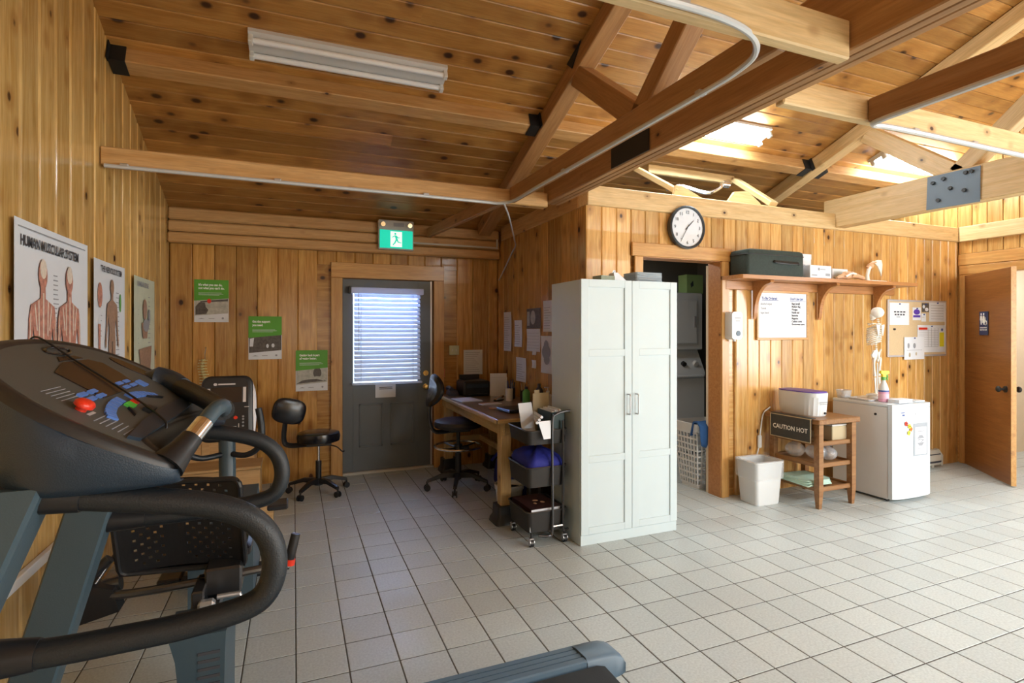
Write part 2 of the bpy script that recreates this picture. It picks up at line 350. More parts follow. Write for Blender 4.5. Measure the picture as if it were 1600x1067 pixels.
# floor tile: mottled beige grey, each tile its own tint
def tile_mat():
    m, nt, b = nodes('glazed_floor_tile'); L = nt.links
    tc = N(nt, 'ShaderNodeTexCoord'); oi = N(nt, 'ShaderNodeObjectInfo'); nz = N(nt, 'ShaderNodeTexNoise'); nz.inputs['Scale'].default_value = 90; nz.inputs['Detail'].default_value = 5
    ge = N(nt, 'ShaderNodeNewGeometry'); L.new(ge.outputs['Position'], nz.inputs['Vector'])
    cr = N(nt, 'ShaderNodeValToRGB'); e = cr.color_ramp.elements; e[0].position = 0.3; e[0].color = (0.43, 0.475, 0.475, 1); e[1].position = 0.7; e[1].color = (0.56, 0.61, 0.605, 1)
    L.new(nz.outputs['Fac'], cr.inputs['Fac'])
    hs = N(nt, 'ShaderNodeHueSaturation'); L.new(cr.outputs['Color'], hs.inputs['Color'])
    mr = N(nt, 'ShaderNodeMapRange'); mr.inputs['To Min'].default_value = 0.93; mr.inputs['To Max'].default_value = 1.05; L.new(oi.outputs['Random'], mr.inputs['Value']); L.new(mr.outputs['Result'], hs.inputs['Value'])
    L.new(hs.outputs['Color'], b.inputs['Base Color']); b.inputs['Roughness'].default_value = 0.42
    n2 = N(nt, 'ShaderNodeTexNoise'); n2.inputs['Scale'].default_value = 3.0; L.new(ge.outputs['Position'], n2.inputs['Vector'])
    r2 = N(nt, 'ShaderNodeMapRange'); r2.inputs['To Min'].default_value = 0.32; r2.inputs['To Max'].default_value = 0.55; L.new(n2.outputs['Fac'], r2.inputs['Value']); L.new(r2.outputs['Result'], b.inputs['Roughness'])
    return m
M['tile'] = tile_mat()

# ------------------------------------------------------------------ room dimensions
XL, XR, YB, YC, YF, XD = -1.08, 7.12, 5.86, 3.82, -3.5, 2.20
RIDGE = 0.6; RS = 0.375; RA = math.atan(RS)
def roof(y): return 2.66 + RS*(YB-y) if y >= RIDGE else 2.66 + RS*(YB-RIDGE) - RS*(RIDGE-y)

# ------------------------------------------------------------------ floor: grout bed + tiles
fl = MB().box(XL-0.3, XR+2.4, YF-0.2, YB+0.3, -0.12, -0.0016)
floor = struct('floor', fl, M['grout'])
TX, TY, GR = 0.2222, 0.23165, 0.006
def tile_mb(w, d, x=0, y=0, mb=None):
    mb = mb or MB(); c = 0.0015
    r = lambda i, z: [Vector((x+i, y+i, z)), Vector((x+w-i, y+i, z)), Vector((x+w-i, y+d-i, z)), Vector((x+i, y+d-i, z))]
    n = len(mb.v); mb.v += [tuple(v) for v in r(0,-0.006)+r(0,-0.0014)+r(c,0)]
    for k in (0,4):
        for j in range(4): mb.f.append((n+k+j, n+k+(j+1) % 4, n+k+4+(j+1) % 4, n+k+4+j))
    mb.f.append((n+8, n+9, n+10, n+11)); return mb
tile_me = tile_mb(TX-GR, TY-GR).mesh('tile', 0); tile_me.materials.append(M['tile'])
cells = []
fw = Vector((sin(.3857), cos(.3857))); rt = Vector((cos(.3857), -sin(.3857)))
def px(x, y, z=0):
    d = Vector((x, y)); zc = d.dot(fw)
    if zc < 0.2: return None
    return 800+839.6*d.dot(rt)/zc, 516.5-839.6*(z-1.52)/zc
for c in range(-6, 43):
    for r in range(-13, 31):
        x = (c+0.0405)*TX; y = 3.186 - r*TY
        if x < XL-0.1 or x > 9.2 or y < YF-0.1 or y > YB-0.02: continue
        if y > YC+0.1 and x > 7.0: continue
        ps = [px(x+a, y+b) for a, b in ((0,0),(TX,0),(TX,TY),(0,TY))]
        vis = 0
        if all(ps) and any(-5 < p[0] < 1605 and 0 < p[1] < 1072 for p in ps):
            vis = abs(sum(ps[i][0]*ps[(i+1) % 4][1]-ps[(i+1) % 4][0]*ps[i][1] for i in range(4)))/2
        cells.append((vis, x, y))
cells.sort(reverse=True)
for vis, x, y in cells[:300]:
    o = link('tile', tile_me, None, floor); o.location = (x+GR/2, y+GR/2, random.uniform(-0.0006, 0.0))
rest = MB()
for vis, x, y in cells[300:]: tile_mb(TX-GR, TY-GR, x+GR/2, y+GR/2, rest)
o = part('tile_field', rest, M['tile'], floor, smooth=0); o['kind'] = 'stuff'

# ------------------------------------------------------------------ planks
_pl = {}
def plank_mesh(L, w, ch, mat):
    # board along +X (0..L), across Y (0..w), face at z=0 growing to -0.018; channel of width ch along one edge, bevelled other edge
    key = (round(L, 3), round(w, 4), ch, mat.name)
    if key in _pl: return _pl[key]
    if ch > 0.004:      # flat face between two bevels; the wider bevel (ch) lies along the y = w edge
        b0 = 0.006
        prof = [(0.0008,-0.026),(0.0008,-b0*0.8),(b0*0.4,-b0*0.4),(b0,0),(w-ch,0),(w-ch*0.75,-ch*0.16),(w-0.0008,-ch*0.8),(w-0.0008,-0.026)]
    else:
        prof = [(0.0008,-0.018),(0.0008,-0.006),(0.0075,0),(w-0.0075,0),(w-0.0008,-0.006),(w-0.0008,-0.018)]
    mb = MB(); mb.loft([[Vector((x, y, z)) for y, z in prof] for x in (0, L)])
    me = mb.mesh('plank', 0); me.materials.append(mat); _pl[key] = me
    return me
def wall_planks(parent, origin, udir, ndir, u0, u1, w, ch, mat, zfun, breaks=()):
    # vertical boards: along world Z, spread along udir, facing ndir
    U, Nn, Z = Vector(udir), Vector(ndir), Vector((0,0,1))
    R = Matrix((Z, U, Nn)).transposed().to_4x4()
    flip = R.to_3x3().determinant() < 0
    u = u0
    while u < u1 - 0.01:
        ww = min(w, u1-u)
        for z0, z1 in zfun(u, u+ww):
            if z1 - z0 < 0.03: continue
            me = plank_mesh(round(z1-z0, 2), ww, ch, mat)
            o = link('plank', me, None, parent)
            if not flip:
                o.matrix_local = Matrix.Translation(Vector(origin) + U*u + Z*z0) @ R
            else:
                R2 = Matrix((Z, -U, Nn)).transposed().to_4x4()
                o.matrix_local = Matrix.Translation(Vector(origin) + U*(u+ww) + Z*z0) @ R2
        u += w
def slab(mb, x0, x1, y0, y1, z0, z1): return mb.box(x0, x1, y0, y1, z0, z1)

# left wall (gable): backing follows the roof
poly = [(YF-0.1, 0), (YB+0.2, 0), (YB+0.2, roof(YB+0.2)+0.05), (RIDGE, roof(RIDGE)+0.05), (YF-0.1, roof(YF-0.1)+0.05)]
wl = struct('wall_left', MB().prism(poly, XL-0.14, XL-0.026, 'x'), M['pine_wide'])
wall_planks(wl, (XL, 0, 0), (0,1,0), (1,0,0), 0.68, YB, 0.185, 0.026, M['pine_wide'], lambda a, b: [(0.0, roof((a+b)/2)+0.03)])
# back wall, with the opening of the grey door
D0, D1, DZ = 0.47, 1.44, 2.07
wb = MB(); slab(wb, XL-0.14, D0-0.02, YB+0.026, YB+0.14, 0, 2.75); slab(wb, D1+0.02, XR+0.14, YB+0.026, YB+0.14, 0, 2.75); slab(wb, D0-0.02, D1+0.02, YB+0.026, YB+0.14, DZ+0.02, 2.75)
wb = struct('wall_back', wb, M['pine_amber'])
def zb(a, b):
    if b > D0-0.09 and a < D1+0.09: return [(2.20, 2.36)]
    return [(0.0, 2.36)]
wall_planks(wb, (0, YB, 0), (1,0,0), (0,-1,0), XL, XD, 0.186, 0.011, M['pine_amber'], zb)
# desk wall (partition running away from us)
PT = 2.54
wm = struct('wall_middle', MB().box(XD+0.026, XD+0.15, YC+0.02, YB+0.02, 0, PT+0.15), M['pine'])
wall_planks(wm, (XD, 0, 0), (0,1,0), (-1,0,0), YC, YB, 0.143, 0.010, M['pine_amber'], lambda a, b: [(0.0, PT)])
# clock wall (partition facing us), with the laundry doorway
L0, L1, LZ = 2.745, 3.60, 2.15
wc = MB(); slab(wc, XD+0.03, L0-0.02, YC+0.026, YC+0.15, 0, PT+0.14); slab(wc, L1+0.02, XR+0.14, YC+0.026, YC+0.15, 0, PT+0.14); slab(wc, L0-0.02, L1+0.02, YC+0.026, YC+0.15, LZ+0.02, PT+0.14)
wc = struct('wall_inner', wc, M['pine'])
def zc(a, b):
    if b > L0-0.05 and a < L1+0.05: return [(LZ+0.08, PT)]
    return [(0.0, PT)]
wall_planks(wc, (0, YC, 0), (1,0,0), (0,-1,0), XD, XR, 0.1435, 0.013, M['pine'], zc)
# right wall with the restroom doorway
R0, R1, RZ = 2.83, 3.70, 2.16
wr = MB()
wr.prism([(YF-0.1,0),(R0,0),(R0,RZ),(R1,RZ),(R1,0),(YB+0.2,0),(YB+0.2,roof(YB+0.2)+0.05),(RIDGE,roof(RIDGE)+0.05),(YF-0.1,roof(YF-0.1)+0.05)], XR+0.026, XR+0.14, 'x')
wr = struct('wall_right', wr, M['pine'])
def zr(a, b):
    if b > R0-0.1 and a < R1+0.1: return [(RZ+0.24, PT)]
    return [(0.0, PT)]
wall_planks(wr, (XR, 0, 0), (0,1,0), (-1,0,0), 1.53, YC, 0.1435, 0.013, M['pine'], zr)
# gable boards above the right-hand plate
wall_planks(wr, (XR, 0, 0), (0,1,0), (-1,0,0), 1.53, YB, 0.1435, 0.013, M['pine'], lambda a, b: [(2.71, roof((a+b)/2)+0.02)])
# wall behind the camera
struct('wall_front', MB().box(XL-0.14, XR+0.14, YF-0.14, YF, 0, roof(YF)+0.1), M['pine'])
# restroom beyond the doorway and laundry shell
struct('wall_restroom', MB().box(9.0, 9.12, 1.9, YC+0.15, 0, 2.6).box(XR+0.14, 9.0, 1.8, 1.9, 0, 2.6).box(XR+0.14, 9.0, YC+0.03, YC+0.15, 0, 2.6), M['drywall'])
struct('ceiling_restroom', MB().box(XR+0.14, 9.12, 1.8, YC+0.15, 2.6, 2.66), M['drywall'])
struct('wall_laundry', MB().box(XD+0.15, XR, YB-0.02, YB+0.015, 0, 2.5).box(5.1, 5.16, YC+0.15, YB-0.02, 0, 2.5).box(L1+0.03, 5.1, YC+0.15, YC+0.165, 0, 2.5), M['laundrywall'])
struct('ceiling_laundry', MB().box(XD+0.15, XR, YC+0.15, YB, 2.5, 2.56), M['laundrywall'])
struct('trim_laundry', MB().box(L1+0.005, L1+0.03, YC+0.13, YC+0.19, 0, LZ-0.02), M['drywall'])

# ------------------------------------------------------------------ ceiling: sloping boards
ce = MB()
ce.prism([(YB+0.3, roof(YB+0.3)+0.022), (RIDGE, roof(RIDGE)+0.022), (YF-0.2, roof(YF-0.2)+0.022), (YF-0.2, roof(YF-0.2)+0.14), (RIDGE, roof(RIDGE)+0.16), (YB+0.3, roof(YB+0.3)+0.14)], XL-0.16, XR+0.16, 'x')
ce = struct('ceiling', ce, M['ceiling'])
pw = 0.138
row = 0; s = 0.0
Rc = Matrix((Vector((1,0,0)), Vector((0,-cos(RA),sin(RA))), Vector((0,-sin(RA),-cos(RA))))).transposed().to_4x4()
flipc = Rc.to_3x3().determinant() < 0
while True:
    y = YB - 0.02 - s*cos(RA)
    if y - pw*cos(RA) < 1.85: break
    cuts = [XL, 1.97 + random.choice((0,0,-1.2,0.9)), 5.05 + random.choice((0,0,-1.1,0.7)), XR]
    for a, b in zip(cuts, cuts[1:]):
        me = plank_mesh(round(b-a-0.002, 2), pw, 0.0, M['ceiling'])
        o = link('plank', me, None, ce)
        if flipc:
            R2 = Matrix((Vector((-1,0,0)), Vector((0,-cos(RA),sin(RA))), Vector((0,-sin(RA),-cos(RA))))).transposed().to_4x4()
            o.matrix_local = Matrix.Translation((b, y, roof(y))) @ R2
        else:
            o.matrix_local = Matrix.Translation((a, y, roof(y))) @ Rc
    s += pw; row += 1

# ------------------------------------------------------------------ log plates on top of the walls
def timber(name, p0, p1, w, h, mat, parent=None, label=None, cat=None, group=None, up=(0,0,1), c=0.006):
    # timber with its own axis along the grain (local X)
    p0, p1 = Vector(p0), Vector(p1); d = p1-p0; L = d.length; X = d.normalized(); U = Vector(up); Zv = (U - X*U.dot(X)).normalized(); Yv = Zv.cross(X)
    Mx = Matrix((X, Yv, Zv)).transposed().to_4x4(); Mx.translation = p0
    mb = MB().cbox(0, L, -w/2, w/2, -h/2, h/2, c)
    o = part(name, mb, mat, parent)
    o.matrix_local = Mx
    if label and cat: tag(o, label, cat, group)
    return o
for k, (z0, z1, y) in enumerate(((2.335, 2.435, 5.755), (2.44, 2.545, 5.77), (2.55, 2.67, 5.785))):
    o = timber('log_course', (XL+0.002, y+0.045, (z0+z1)/2), (XD-0.01, y+0.045, (z0+z1)/2), 0.10, z1-z0-0.003, M['beam'], wb, c=0.014)
timber('top_plate', (XD+0.0, YC+0.05, 2.62), (XR-0.01, YC+0.05, 2.62), 0.16, 0.16, M['palebeam'], wc)
timber('top_plate', (XD+0.068, YC+0.1305, 2.62), (XD+0.055, YB-0.14, 2.62), 0.14, 0.16, M['beam'], wm)
timber('top_plate', (XR+0.03, -3.4, 2.62), (XR+0.03, YC-0.035, 2.62), 0.16, 0.17, M['palebeam'], wr)
timber('head_board', (XR-0.012, 1.4, 2.33), (XR-0.012, YC-0.01, 2.33), 0.024, 0.13, M['trim'], wr)
# door casings
def casing(name, parent, y, x0, x1, zt, w, mat, hw=None, over=0.0):
    hw = hw or w
    timber(name, (x0-w/2, y-0.011, 0.0), (x0-w/2, y-0.011, zt), w, 0.02, mat, parent, up=(0,-1,0), c=0.004)
    timber(name, (x1+w/2, y-0.011, 0.0), (x1+w/2, y-0.011, zt), w, 0.02, mat, parent, up=(0,-1,0), c=0.004)
    timber(name, (x0-w-over, y-0.013, zt+hw/2), (x1+w+over, y-0.013, zt+hw/2), 0.026, hw, mat, parent, c=0.004)
casing('door_casing', wb, YB, D0, D1, DZ, 0.115, M['trim'], 0.16)
casing('door_casing', wc, YC, L0, L1, LZ, 0.085, M['trim'], 0.115, 0.03)
jb = MB().box(L1-0.005, L1+0.019, YC-0.005, YC+0.15, 0, LZ).box(L0-0.019, L0+0.005, YC-0.005, YC+0.15, 0, LZ).box(L0, L1, YC-0.005, YC+0.15, LZ-0.005, LZ+0.019)
part('door_jamb', jb, M['shelfwood'], wc)
# right-hand doorway casing
timber('door_casing', (XR-0.011, R1+0.05, 0), (XR-0.011, R1+0.05, RZ), 0.1, 0.02, M['trim'], wr, up=(-1,0,0))
timber('door_casing', (XR-0.011, R0-0.05, 0), (XR-0.011, R0-0.05, RZ), 0.1, 0.02, M['trim'], wr, up=(-1,0,0))
timber('door_casing', (XR-0.013, R0-0.1, RZ+0.05), (XR-0.013, R1+0.1, RZ+0.05), 0.026, 0.1, M['trim'], wr)

# ------------------------------------------------------------------ roof trusses
def truss(x, y_far, label, plates, mat, pm, bolts, y_near=-2.6):
    t = thing('roof_truss', label, 'truss', (x, 0, 2.555), 0)
    T = lambda n, p0, p1, w, h, up=(0,0,1), mm=None: timber(n, Vector(p0)-Vector((0,0,2.555)), Vector(p1)-Vector((0,0,2.555)), w, h, mm or mat, t, up=up)
    zc0, zc1 = 2.555, 2.85
    for k, (dx, w) in enumerate(((-0.047, 0.045), (0.0, 0.045), (0.047, 0.045))):     # three laminations
        T('bottom_chord', (dx, y_near, zc0+0.1475+0.001*k), (dx, y_far, zc0+0.1475+0.001*k), w, 0.29)
    yA = YB-0.15
    T('rafter', (0, RIDGE+0.1, roof(RIDGE+0.1)-0.075), (0, yA, roof(yA)-0.075), 0.14, 0.13)
    T('rafter', (0, RIDGE-0.1, roof(RIDGE-0.1)-0.075), (0, -2.6, roof(-2.6)-0.075), 0.14, 0.13)
    T('web', (0, 2.72, 2.80), (0, 3.50, roof(3.50)-0.14), 0.125, 0.15, (0,-1,1))
    T('web', (0, 2.74, 2.82), (0, 0.95, roof(0.95)-0.14), 0.125, 0.13, (0,1,1))
    T('web', (0, 0.6, 2.84), (0, 0.6, roof(0.6)-0.16), 0.12, 0.14, (0,1,0))
    T('web', (0, -1.5, 2.82), (0, 0.3, roof(0.3)-0.16), 0.125, 0.13, (0,1,1))
    for k, pl in enumerate(plates):
        side, pts = pl
        m = MB().prism([(y, z-2.555) for y, z in pts], side*0.074, side*0.080, 'x')
        p = part('gusset_plate', m, pm, t)
        if bolts and k == 0:
            for (by, bz) in bolts:
                part('bolt', MB().cyl((side*0.080, by, bz-2.555), (side*0.094, by, bz-2.555), 0.016, n=6), M['plate_black'], p)
    return t
diam = [(3.36, 3.60), (3.50, 3.45), (3.62, 3.55), (3.50, 3.72)]
truss(1.975, 4.0, 'shaded timber roof truss with small black plate crossing the ceiling centre', [(-1, [(2.575, 2.562), (2.97, 2.562), (2.97, 2.69), (2.575, 2.69)]), (-1, diam)], M['truss'], M['plate_black'], None)
truss(5.125, YC+0.10, 'pale timber roof truss with big bolted blue-grey plate above the shelf wall', [(-1, [(2.555, 2.545), (2.945, 2.555), (2.935, 2.835), (2.55, 2.83)])], M['palebeam'], M['plate_blue'], [(2.89, 2.775), (2.81, 2.79), (2.65, 2.80), (2.61, 2.80), (2.76, 2.70), (2.66, 2.66), (2.85, 2.62)])
# the lower plank running to the back wall and the cross ties
timber('tie_plank', (1.62, 1.418, 2.583), (1.585, 3.90, 2.578), 0.045, 0.118, M['truss'], None, 'dark narrow plank alongside the central truss, carrying the conduit', 'beam')
timber('tie_plank', (1.545, 4.01, 2.575), (1.35, 5.715, 2.575), 0.05, 0.10, M['truss'], None, 'short dark plank from the left tie beam to the back wall', 'beam')
timber('tie_beam', (XL+0.005, 3.953, 2.572), (1.90, 3.953, 2.572), 0.09, 0.112, M['beam'], None, 'pale tie beam with white conduit beneath, spanning from left poster wall', 'beam')
timber('tie_beam', (XL+0.005, 1.39, 2.592), (1.90, 1.39, 2.592), 0.05, 0.145, M['palebeam'], None, 'pale tie beam nearest the camera, butting into central truss at top', 'beam')
timber('tie_beam', (2.05, 1.81, 2.61), (5.05, 1.81, 2.61), 0.05, 0.125, M['palebeam'], None, 'pale tie beam right of central truss carrying bright conduit', 'beam')
timber('tie_plank', (2.63, -2.4, 2.595), (2.63, 1.78, 2.595), 0.06, 0.115, M['truss'], None, 'dark plank at upper right with conduit along its lower edge', 'beam')
# purlins under the roof between trusses, held by black brackets
def purlin(x0, x1, label, ends):
    y = 4.13; z = roof(y)-0.058
    o = timber('purlin', (x0, y, z), (x1, y, z), 0.115, 0.115, M['beam'], None, label, 'beam', up=(0, RS, 1))
    for k, sx in ends:
        b = MB(); xx = 0.0 if k == 0 else x1-x0
        d = 0.09*sx
        b.box(min(xx, xx+d), max(xx, xx+d), -0.066, -0.0585, -0.06, 0.055).box(min(xx, xx+0.006*sx), max(xx, xx+0.006*sx), -0.10, -0.06, -0.08, 0.055).box(min(xx, xx+d), max(xx, xx+d), -0.066, 0.06, -0.064, -0.0585)
        part('beam_hanger', b, M['plate_black'], o)
purlin(XL+0.004, 1.90, 'long pine purlin under the left ceiling below the unlit light', ((0, 1), (1, -1)))
purlin(2.05, 5.05, 'pine purlin between the two trusses above the clock wall', ((1, -1),))
purlin(5.20, XR-0.004, 'pine purlin at far right above the bolted plate', ((0, 1),))
# loose frame of boards above the laundry partition
fr = thing('board_frame', 'open frame of pale boards with metal arm above the clock', 'frame', (3.1, 3.9, 2.705))
timber('rail', (0.08, 0.44, 0.385), (1.16, 0.44, 0.385), 0.045, 0.085, M['palebeam'], fr)
timber('rail', (-0.05, 0.42, 0.36), (0.10, 0.0, 0.055), 0.10, 0.05, M['palebeam'], fr)
timber('rail', (1.17, 0.42, 0.385), (1.22, -0.02, 0.04), 0.11, 0.05, M['palebeam'], fr)
part('gusset_board', MB().prism([(0.02, 0.0), (0.40, 0.0), (0.12, 0.11), (0.05, 0.11)], -0.02, 0.01, 'y'), M['palebeam'], fr)
part('side_panel', MB().prism([(0.68, 0.0), (1.16, 0.0), (1.12, 0.06), (0.96, 0.16), (0.80, 0.14)], 0.05, 0.08, 'y'), M['palebeam'], fr)
part('metal_arm', MB().tube([(0.05,0.1,0.10),(0.25,0.15,0.16),(0.55,0.16,0.13),(0.74,0.2,0.20),(0.80,0.2,0.26)], 0.018, 8, smooth=4).cyl((0.78,0.2,0.25),(0.86,0.2,0.25),0.035), M['chrome'], fr)

# ------------------------------------------------------------------ conduits
def conduit(name, path, label, clips, r=0.011, smooth=5):
    o = part(name, MB().tube(path, r, 8, smooth=smooth), M['conduit'], None)
    tag(o, label, 'conduit')
    for c in clips:
        part('clip', MB().cbox(c[0]-0.022, c[0]+0.022, c[1]-0.016, c[1]+0.016, c[2]-0.004, c[2]+0.016, 0.004), M['steel'], o)
    return o
cy = 3.893
conduit('conduit', [(XL+0.03,cy,2.508),(-0.5,cy,2.508),(0.2,cy,2.508),(0.8,cy,2.508),(1.30,cy,2.506),(1.47,cy-0.03,2.500),(1.545,cy-0.14,2.506),(1.556,3.4,2.512),(1.565,2.8,2.512),(1.574,2.2,2.512),(1.580,1.75,2.512),(1.577,1.60,2.514),(1.545,1.47,2.518),(1.44,1.385,2.524),(1.26,1.346,2.526),(1.0,1.343,2.528),(0.6,1.343,2.528),(0.2,1.343,2.528)],
        'grey white conduit following pale tie beam, dark plank and the near beam', [(-0.95,cy+0.005,2.513),(-0.1,cy+0.005,2.513),(0.9,cy+0.005,2.513),(1.575,3.0,2.516),(1.590,1.80,2.516),(1.12,1.350,2.532)], 0.012)
conduit('conduit', [(2.59,-1.5,2.525),(2.59,0.2,2.525),(2.59,1.4,2.525),(2.592,1.70,2.525),(2.63,1.768,2.525),(2.8,1.772,2.535),(3.6,1.772,2.535),(4.9,1.772,2.535)],
        'bright conduit turning from dark plank along pale beam at right', [(2.60,1.1,2.53),(2.95,1.778,2.54),(3.45,1.778,2.54)], 0.014)
cb = part('cable', MB().tube([(1.50,3.86,2.50),(1.66,4.15,2.46),(1.95,4.75,2.40),(2.15,5.20,2.405),(2.19,5.4,2.36),(2.185,5.62,2.20),(2.185,5.78,2.10)], 0.008, 6, smooth=3), M['conduit'], None)
tag(cb, 'thin cable dropping from the conduit corner to the desk wall', 'cable')

# ------------------------------------------------------------------ fluorescent fittings on the roof slope
def fluor(x, on, label):
    y = 3.87; t = thing('ceiling_light', label, 'light', (x, y, roof(y)))
    t.rotation_euler = (-RA, 0, 0)
    L = 1.30
    part('housing', MB().prism([(-0.10,-0.002),(0.10,-0.002),(0.10,-0.03),(0.035,-0.05),(-0.035,-0.05),(-0.10,-0.03)], 0, L, 'x'), M['fix'], t)
    for s in (-1, 1):
        part('tube', MB().cyl((0.03, s*0.062, -0.066), (L-0.03, s*0.062, -0.066), 0.019, n=12), M['tube_on'] if on else M['tube_off'], t)
        for e in (0.0, L-0.03):
            part('tube_holder', MB().cbox(e, e+0.03, s*0.062-0.022, s*0.062+0.022, -0.092, -0.03, 0.005), M['plastic_w'], t)
fluor(-0.27, False, 'unlit white twin tube fluorescent light on the left ceiling')
fluor(2.88, True, 'lit twin tube fluorescent light half hidden behind the central truss')
fluor(5.78, True, 'lit twin tube fluorescent light behind the bolted plate at right')

# ------------------------------------------------------------------ exit sign
ex = thing('exit_sign', 'lit green running-man exit sign with grey lamp box above', 'sign', (1.0, 5.70, 2.37))
part('housing', MB().cbox(-0.185, 0.185, 0, 0.055, 0, 0.31, 0.008), M['exitgrey'], ex)
part('face', MB().cbox(-0.172, 0.172, -0.008, 0.004, 0.015, 0.205, 0.004), M['exitgreen'], ex)
pn = part('white_panel', MB().box(-0.062, 0.058, -0.0095, -0.0075, 0.03, 0.19), M['exitwhite'], ex)
man = [ell(-0.012,0.166,0.011,0.011), [(-0.02,0.152),(0.002,0.148),(0.012,0.112),(-0.008,0.106)], [(-0.02,0.150),(-0.046,0.132),(-0.043,0.125),(-0.018,0.138)], [(0.0,0.148),(0.022,0.128),(0.036,0.134),(0.034,0.126),(0.02,0.118),(0.0,0.134)],
       [(0.012,0.114),(0.022,0.085),(0.052,0.078),(0.052,0.070),(0.014,0.076),(-0.004,0.106)], [(-0.008,0.108),(0.006,0.104),(-0.012,0.066),(-0.034,0.045),(-0.042,0.052),(-0.024,0.072)]]
part('running_man', flat(man, -0.0095), M['exitgreen'], ex)
for s in (-1, 1):
    part('lamp', MB().cyl((s*0.14, -0.005, 0.262), (s*0.14, -0.03, 0.258), 0.020, 0.024), M['chrome'], ex)
part('label_strip', MB().box(-0.03, 0.08, -0.0015, 0.001, 0.245, 0.285), M['greyink'], ex)

rw_ = part('raceway', MB().cbox(1.19, 2.16, 5.742, 5.754, 2.452, 2.472, 0.003).cbox(2.14, 2.16, 5.742, 5.754, 2.472, 2.56, 0.003), M['heater'], None); tag(rw_, 'beige wiring raceway running right from the exit sign', 'raceway')
# ------------------------------------------------------------------ grey door (door_1) with glass, blind
d1 = bpy.data.objects.new('door_1', None); COL.objects.link(d1); d1.location = (D0, YB+0.032, 0); d1['kind'] = 'structure'
w = D1-D0; g0, g1, gz0, gz1 = 0.11, 0.80, 0.95, 1.93
part('door_frame', MB().box(-0.02, 0.02, 0.047, 0.10, 0, DZ+0.02).box(w-0.03, w+0.02, 0.052, 0.10, 0, DZ+0.02).box(0.02, w-0.03, 0.047, 0.10, DZ-0.03, DZ+0.02), M['shelfwood'], d1)  # hidden frame boxes added behind the leaf edges to block daylight leaks
db = MB().cbox(0.004, g0, 0, 0.045, 0.03, DZ-0.005, .002).cbox(g1, w-0.03, 0, 0.045, 0.03, DZ-0.005, .002).cbox(g0-.001, g1+.001, 0, 0.045, 0.03, gz0, .002).cbox(g0-.001, g1+.001, 0, 0.045, gz1, DZ-0.005, .002)
part('door_leaf', db, M['doorgrey'], d1)
for x0, x1 in ((0.17, 0.42), (0.50, 0.76)):
    b = MB()
    for a in ((x0, x1, 0.28, 0.30), (x0, x1, 0.72, 0.74), (x0, x0+0.02, 0.28, 0.74), (x1-0.02, x1, 0.28, 0.74)):
        b.cbox(a[0], a[1], -0.006, 0.004, a[2], a[3], 0.004)
    part('door_panel', b, M['doorgrey'], d1)
part('window_pane', MB().box(g0-0.005, g1+0.005, 0.018, 0.026, gz0-0.005, gz1+0.005), M['glass'], d1)
part('weather_strip', MB().box(w-0.03, w-0.008, 0.004, 0.05, 0.0, DZ), M['alu'], d1)
part('threshold', MB().cbox(0.0, w, -0.05, 0.06, 0.0, 0.028, 0.008), M['heater'], d1)
part('door_knob', MB().lathe([(0.012,-0.075),(0.026,-0.072),(0.03,-0.055),(0.022,-0.04),(0.012,-0.035),(0.012,-0.01),(0.03,-0.008),(0.03,0.001)], n=16).__class__().lathe([(0.012,0.0),(0.026,0.004),(0.03,0.02),(0.022,0.035),(0.012,0.04),(0.012,0.066),(0.03,0.068),(0.03,0.076)], n=16), M['brass'], d1, 'brass knob').matrix_local = Matrix.Translation((0.885, -0.073, 0.90)) @ Matrix.Rotation(-PI/2, 4, 'X')
part('deadbolt', MB().cyl((0.885, 0.001, 1.05), (0.885, -0.02, 1.05), 0.03).cbox(0.878, 0.892, -0.035, -0.02, 1.03, 1.07, 0.003), M['brass'], d1)
bl = thing('window_blind', 'white slatted blind over the grey door window', 'blind', (D0+0.115, YB-0.012, 0.955))
part('headrail', MB().cbox(-0.04, 0.735, -0.03, 0.03, 0.955, 1.02, 0.006), M['slat'], bl)
part('bracket', MB().cbox(-0.055, -0.03, -0.04, 0.03, 0.955, 1.03, 0.004), M['black'], bl)
sl = MB(); R = Matrix.Rotation(math.radians(50), 4, 'X')
pr_ = []
for i in range(7):
    a = -0.025 + 0.05*i/6; pr_.append((a, 0.004*(1-(a/0.025)**2)))
pr_ = pr_ + [(a, z-0.0022) for a, z in pr_[::-1]]
sl.loft([[R @ Vector((x, a, z)) for a, z in pr_] for x in (0.0, 0.70)])
sme = sl.mesh('slat', 40); sme.materials.append(M['slat'])
for k in range(20):
    o = link('slat', sme, None, bl); o.location = (0, 0, 0.935-0.0465*k)
for x in (0.07, 0.62):
    part('ladder_cord', MB().cyl((x, -0.028, 0.02), (x, -0.028, 0.96), 0.0025, n=6).cyl((x, 0.028, 0.02), (x, 0.028, 0.96), 0.0025, n=6), M['slat'], bl)
part('bottom_rail', MB().cbox(-0.02, 0.72, -0.026, 0.026, -0.008, 0.014, 0.004), M['slat'], bl)
part('tilt_wand', MB().cyl((0.045, -0.036, 0.96), (0.045, -0.036, 0.34), 0.005, n=8), M['clearplastic'], bl)
